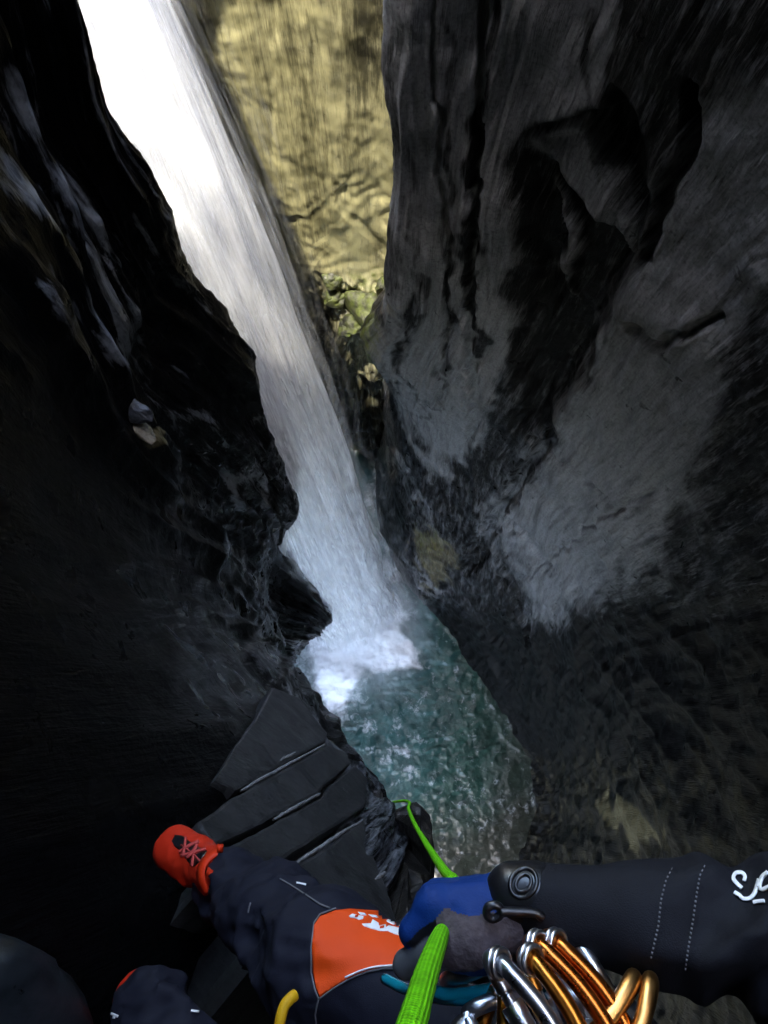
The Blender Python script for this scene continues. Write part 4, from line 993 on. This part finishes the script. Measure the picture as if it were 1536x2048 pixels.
cl_ = ribbon('collar', [[(243, 2000), (246, 1980), (262, 1966), (284, 1958), (312, 1958)]], 11, bvsl, .004, MAT['red_bright'], None, step=4)
if cl_: cl_.parent = shL_

# harness (mostly below the picture)
c0 = (hipR + hipL) / 2 + np.array([.01, 0, .06])
tube('harness_belt', np.array([c0 + np.array([.15 * math.cos(a), .235 * math.sin(a), .02 * math.cos(2 * a)]) for a in np.linspace(0, 2 * math.pi, 24)[:-1]]), .018, MAT['rubber_black'], person, seg=8, closed=True)
rp = decal('thigh_patch', [(925, 1962), (960, 1955), (1010, 1952), (1000, 1985), (985, 2012), (950, 2005), (930, 1990)], bvbody, .004, MAT['red_bright'], person, step=8)

# ------------------------------------------------------------------ rope
rope_pts = [Q(x, y, t) for x, y, t in [(790, 2150, .25), (826, 2040, .285), (852, 1950, .345), (872, 1893, .425), (881, 1870, .52), (885, 1856, .60), (888, 1812, .64),
            (899, 1772, .66), (906, 1760, .70), (893, 1748, .83), (872, 1718, 1.05), (848, 1680, 1.5), (828, 1645, 2.0), (817, 1618, 2.6), (812, 1602, 3.2)]]
last = rope_pts[-1]
rope_pts += [np.array([last[0] - .16, last[1] - .10, CAMZ - 4.3]), np.array([last[0] - .5, last[1] - .12, CAMZ - 5.6]), np.array([last[0] - .9, last[1] - .12, CAMZ - 9])]
rope_pts = [np.array([.06, -.30, CAMZ + .02]), np.array([.03, -.19, CAMZ - .12])] + rope_pts if False else rope_pts
rope = tube('rope', rope_pts, .0064, MAT['rope'], None, seg=16, n=520, twist=lambda sl, a: 1 + .035 * np.sin(8 * a + sl * 1500) * np.sin(8 * a - sl * 1500))
tag(rope, 'bright green climbing rope running through the gloved hand', 'rope')

# ------------------------------------------------------------------ carabiners and gear
def carabiner(top, bot, t0, t1, mat, label, r=.0060, L_=.108, wd=.056, ring=True, ringmat=None, lean=.3, bow=.010):
    a = Q(*top, t0); b = Q(*bot, t1); e1 = (b - a) / np.linalg.norm(b - a); vd = (a - REL) / np.linalg.norm(a - REL)
    sidev = np.cross(e1, vd); sidev /= np.linalg.norm(sidev)
    if (proj(a + sidev * .01)[0] - top[0]) < 0: sidev = -sidev      # towards the right of the picture
    e2 = vd * .80 - sidev * .38 * lean - e1 * .25; e2 = e2 - e1 * (e2 @ e1); e2 /= np.linalg.norm(e2); e3 = np.cross(e1, e2)
    root = empty('carabiner', tuple(a + e1 * L_), label, 'carabiner', 'carabiners clipped to the harness')
    def pt(u, v): return a + e1 * u + e2 * v + (sidev * bow * math.sin(math.pi * min(max(u / L_, 0), 1)) if v < wd * .3 else 0)
    path = [pt(L_ - .020, wd * .80), pt(L_ - .006, wd * .66), pt(L_, wd * .40), pt(L_ - .004, .010), pt(L_ - .018, .001), pt(L_ * .6, 0), pt(L_ * .35, 0), pt(.018, 0), pt(.006, .003), pt(0, .012), pt(-.001, wd * .5), pt(.003, wd * .82), pt(.012, wd * .98), pt(.026, wd)]
    tube('frame', path, r, mat, root, seg=14, n=90)
    tube('gate', [pt(.027, wd), pt(.05, wd * .95), pt(L_ - .021, wd * .80)], r * .8, ringmat or MAT['alu'], root, seg=12, n=20)
    tube('gate_sleeve', [pt(.034, wd * .985), pt(.062, wd * .92)], r * 1.5, ringmat or MAT['alu'], root, seg=14)
    if ring:
        ax_ = e2 * .75 - sidev * .45 - e1 * .5; ax_ /= np.linalg.norm(ax_); ra_ = np.cross(ax_, e1); ra_ /= np.linalg.norm(ra_); rb_ = np.cross(ax_, ra_)
        for q in range(2):
            cc = pt(.003, .004) + ax_ * (.001 + .0045 * q)
            tube('collar_ring', [cc + (r * 1.5) * (math.cos(w) * ra_ + math.sin(w) * rb_) for w in np.linspace(0, 2 * math.pi, 15)[:-1]], .0019, MAT['alu'], root, seg=8, closed=True)
    return root
carabiner((1076, 1886), (1195, 2075), .50, .47, MAT['orange_metal'], 'orange brown carabiner with the highest steel collar, left of its orange twin')
carabiner((1114, 1884), (1225, 2062), .505, .48, MAT['orange_metal'], 'bright orange carabiner just right of the highest collar')
carabiner((1064, 1914), (1138, 2080), .485, .46, MAT['amber_metal'], 'amber orange carabiner in front, between the silver and orange ones')
carabiner((1000, 1922), (1082, 2070), .47, .45, MAT['alu'], 'silver carabiner with a steel collar, nearest the glove', r=.0058)
carabiner((1170, 1908), (1215, 2050), .53, .52, MAT['alu'], 'silver carabiner right of the orange ones, under the sleeve', r=.0066, ring=False)
carabiner((1272, 1943), (1120, 2085), .50, .47, MAT['gold_metal'], 'gold carabiner leaning left, crossing below the orange ones', r=.0062, ring=False, lean=-.3)
carabiner((1302, 1945), (1236, 2080), .50, .47, MAT['gold_metal'], 'gold carabiner farthest right under the sleeve', r=.0060, ring=False, lean=-.3)
carabiner((1010, 1962), (980, 2080), .53, .50, MAT['amber_metal'], 'flat amber carabiner leaning left beneath the silver one', r=.0062, ring=False)
carabiner((940, 1945), (1010, 1952), .56, .57, MAT['alu'], 'short silver carabiner lying sideways behind the teal cord', r=.0068, ring=False, L_=.075)

cord = empty('teal_cord', tuple(Q(1000, 1990, .60)), 'glossy teal cord running across the thigh behind the carabiners', 'cord')
tube('strand', [Q(x, y, t) for x, y, t in [(770, 1958, .68), (812, 1978, .64), (862, 1982, .585), (905, 1990, .57), (955, 1984, .56), (1010, 1976, .56), (1070, 1984, .57), (1130, 1988, .60)]], .0050, MAT['teal'], cord, seg=12, n=60)
tube('strand', [Q(x, y, t) for x, y, t in [(845, 1992, .63), (900, 1998, .575), (950, 1998, .56), (1000, 1992, .56), (1060, 1998, .57), (1130, 1994, .60)]], .0048, MAT['teal'], cord, seg=12, n=50)
ds = empty('descender', tuple(Q(960, 2060, .54)), 'angular silver descender at the bottom edge under the amber carabiner', 'descender')
tube('arm', [Q(x, y, t) for x, y, t in [(880, 2110, .52), (908, 2068, .53), (934, 2042, .535), (938, 2026, .54), (960, 2012, .54), (1000, 1998, .545), (1040, 1996, .55)]], .0068, MAT['alu'], ds, seg=6, n=30)
tube('arm', [Q(x, y, t) for x, y, t in [(934, 2040, .535), (946, 2060, .53), (952, 2100, .53)]], .0068, MAT['alu'], ds, seg=6, n=12)
yl = tube('webbing_loop', [Q(x, y, t) for x, y, t in [(590, 1990, .625), (580, 1998, .62), (568, 2014, .615), (560, 2045, .61), (556, 2085, .61), (575, 2160, .62), (680, 2300, .66), (820, 2380, .70)]], .0050, MAT['yellow'], None, seg=10, n=60)
tag(yl, 'short yellow webbing loop hanging between the legs', 'webbing')
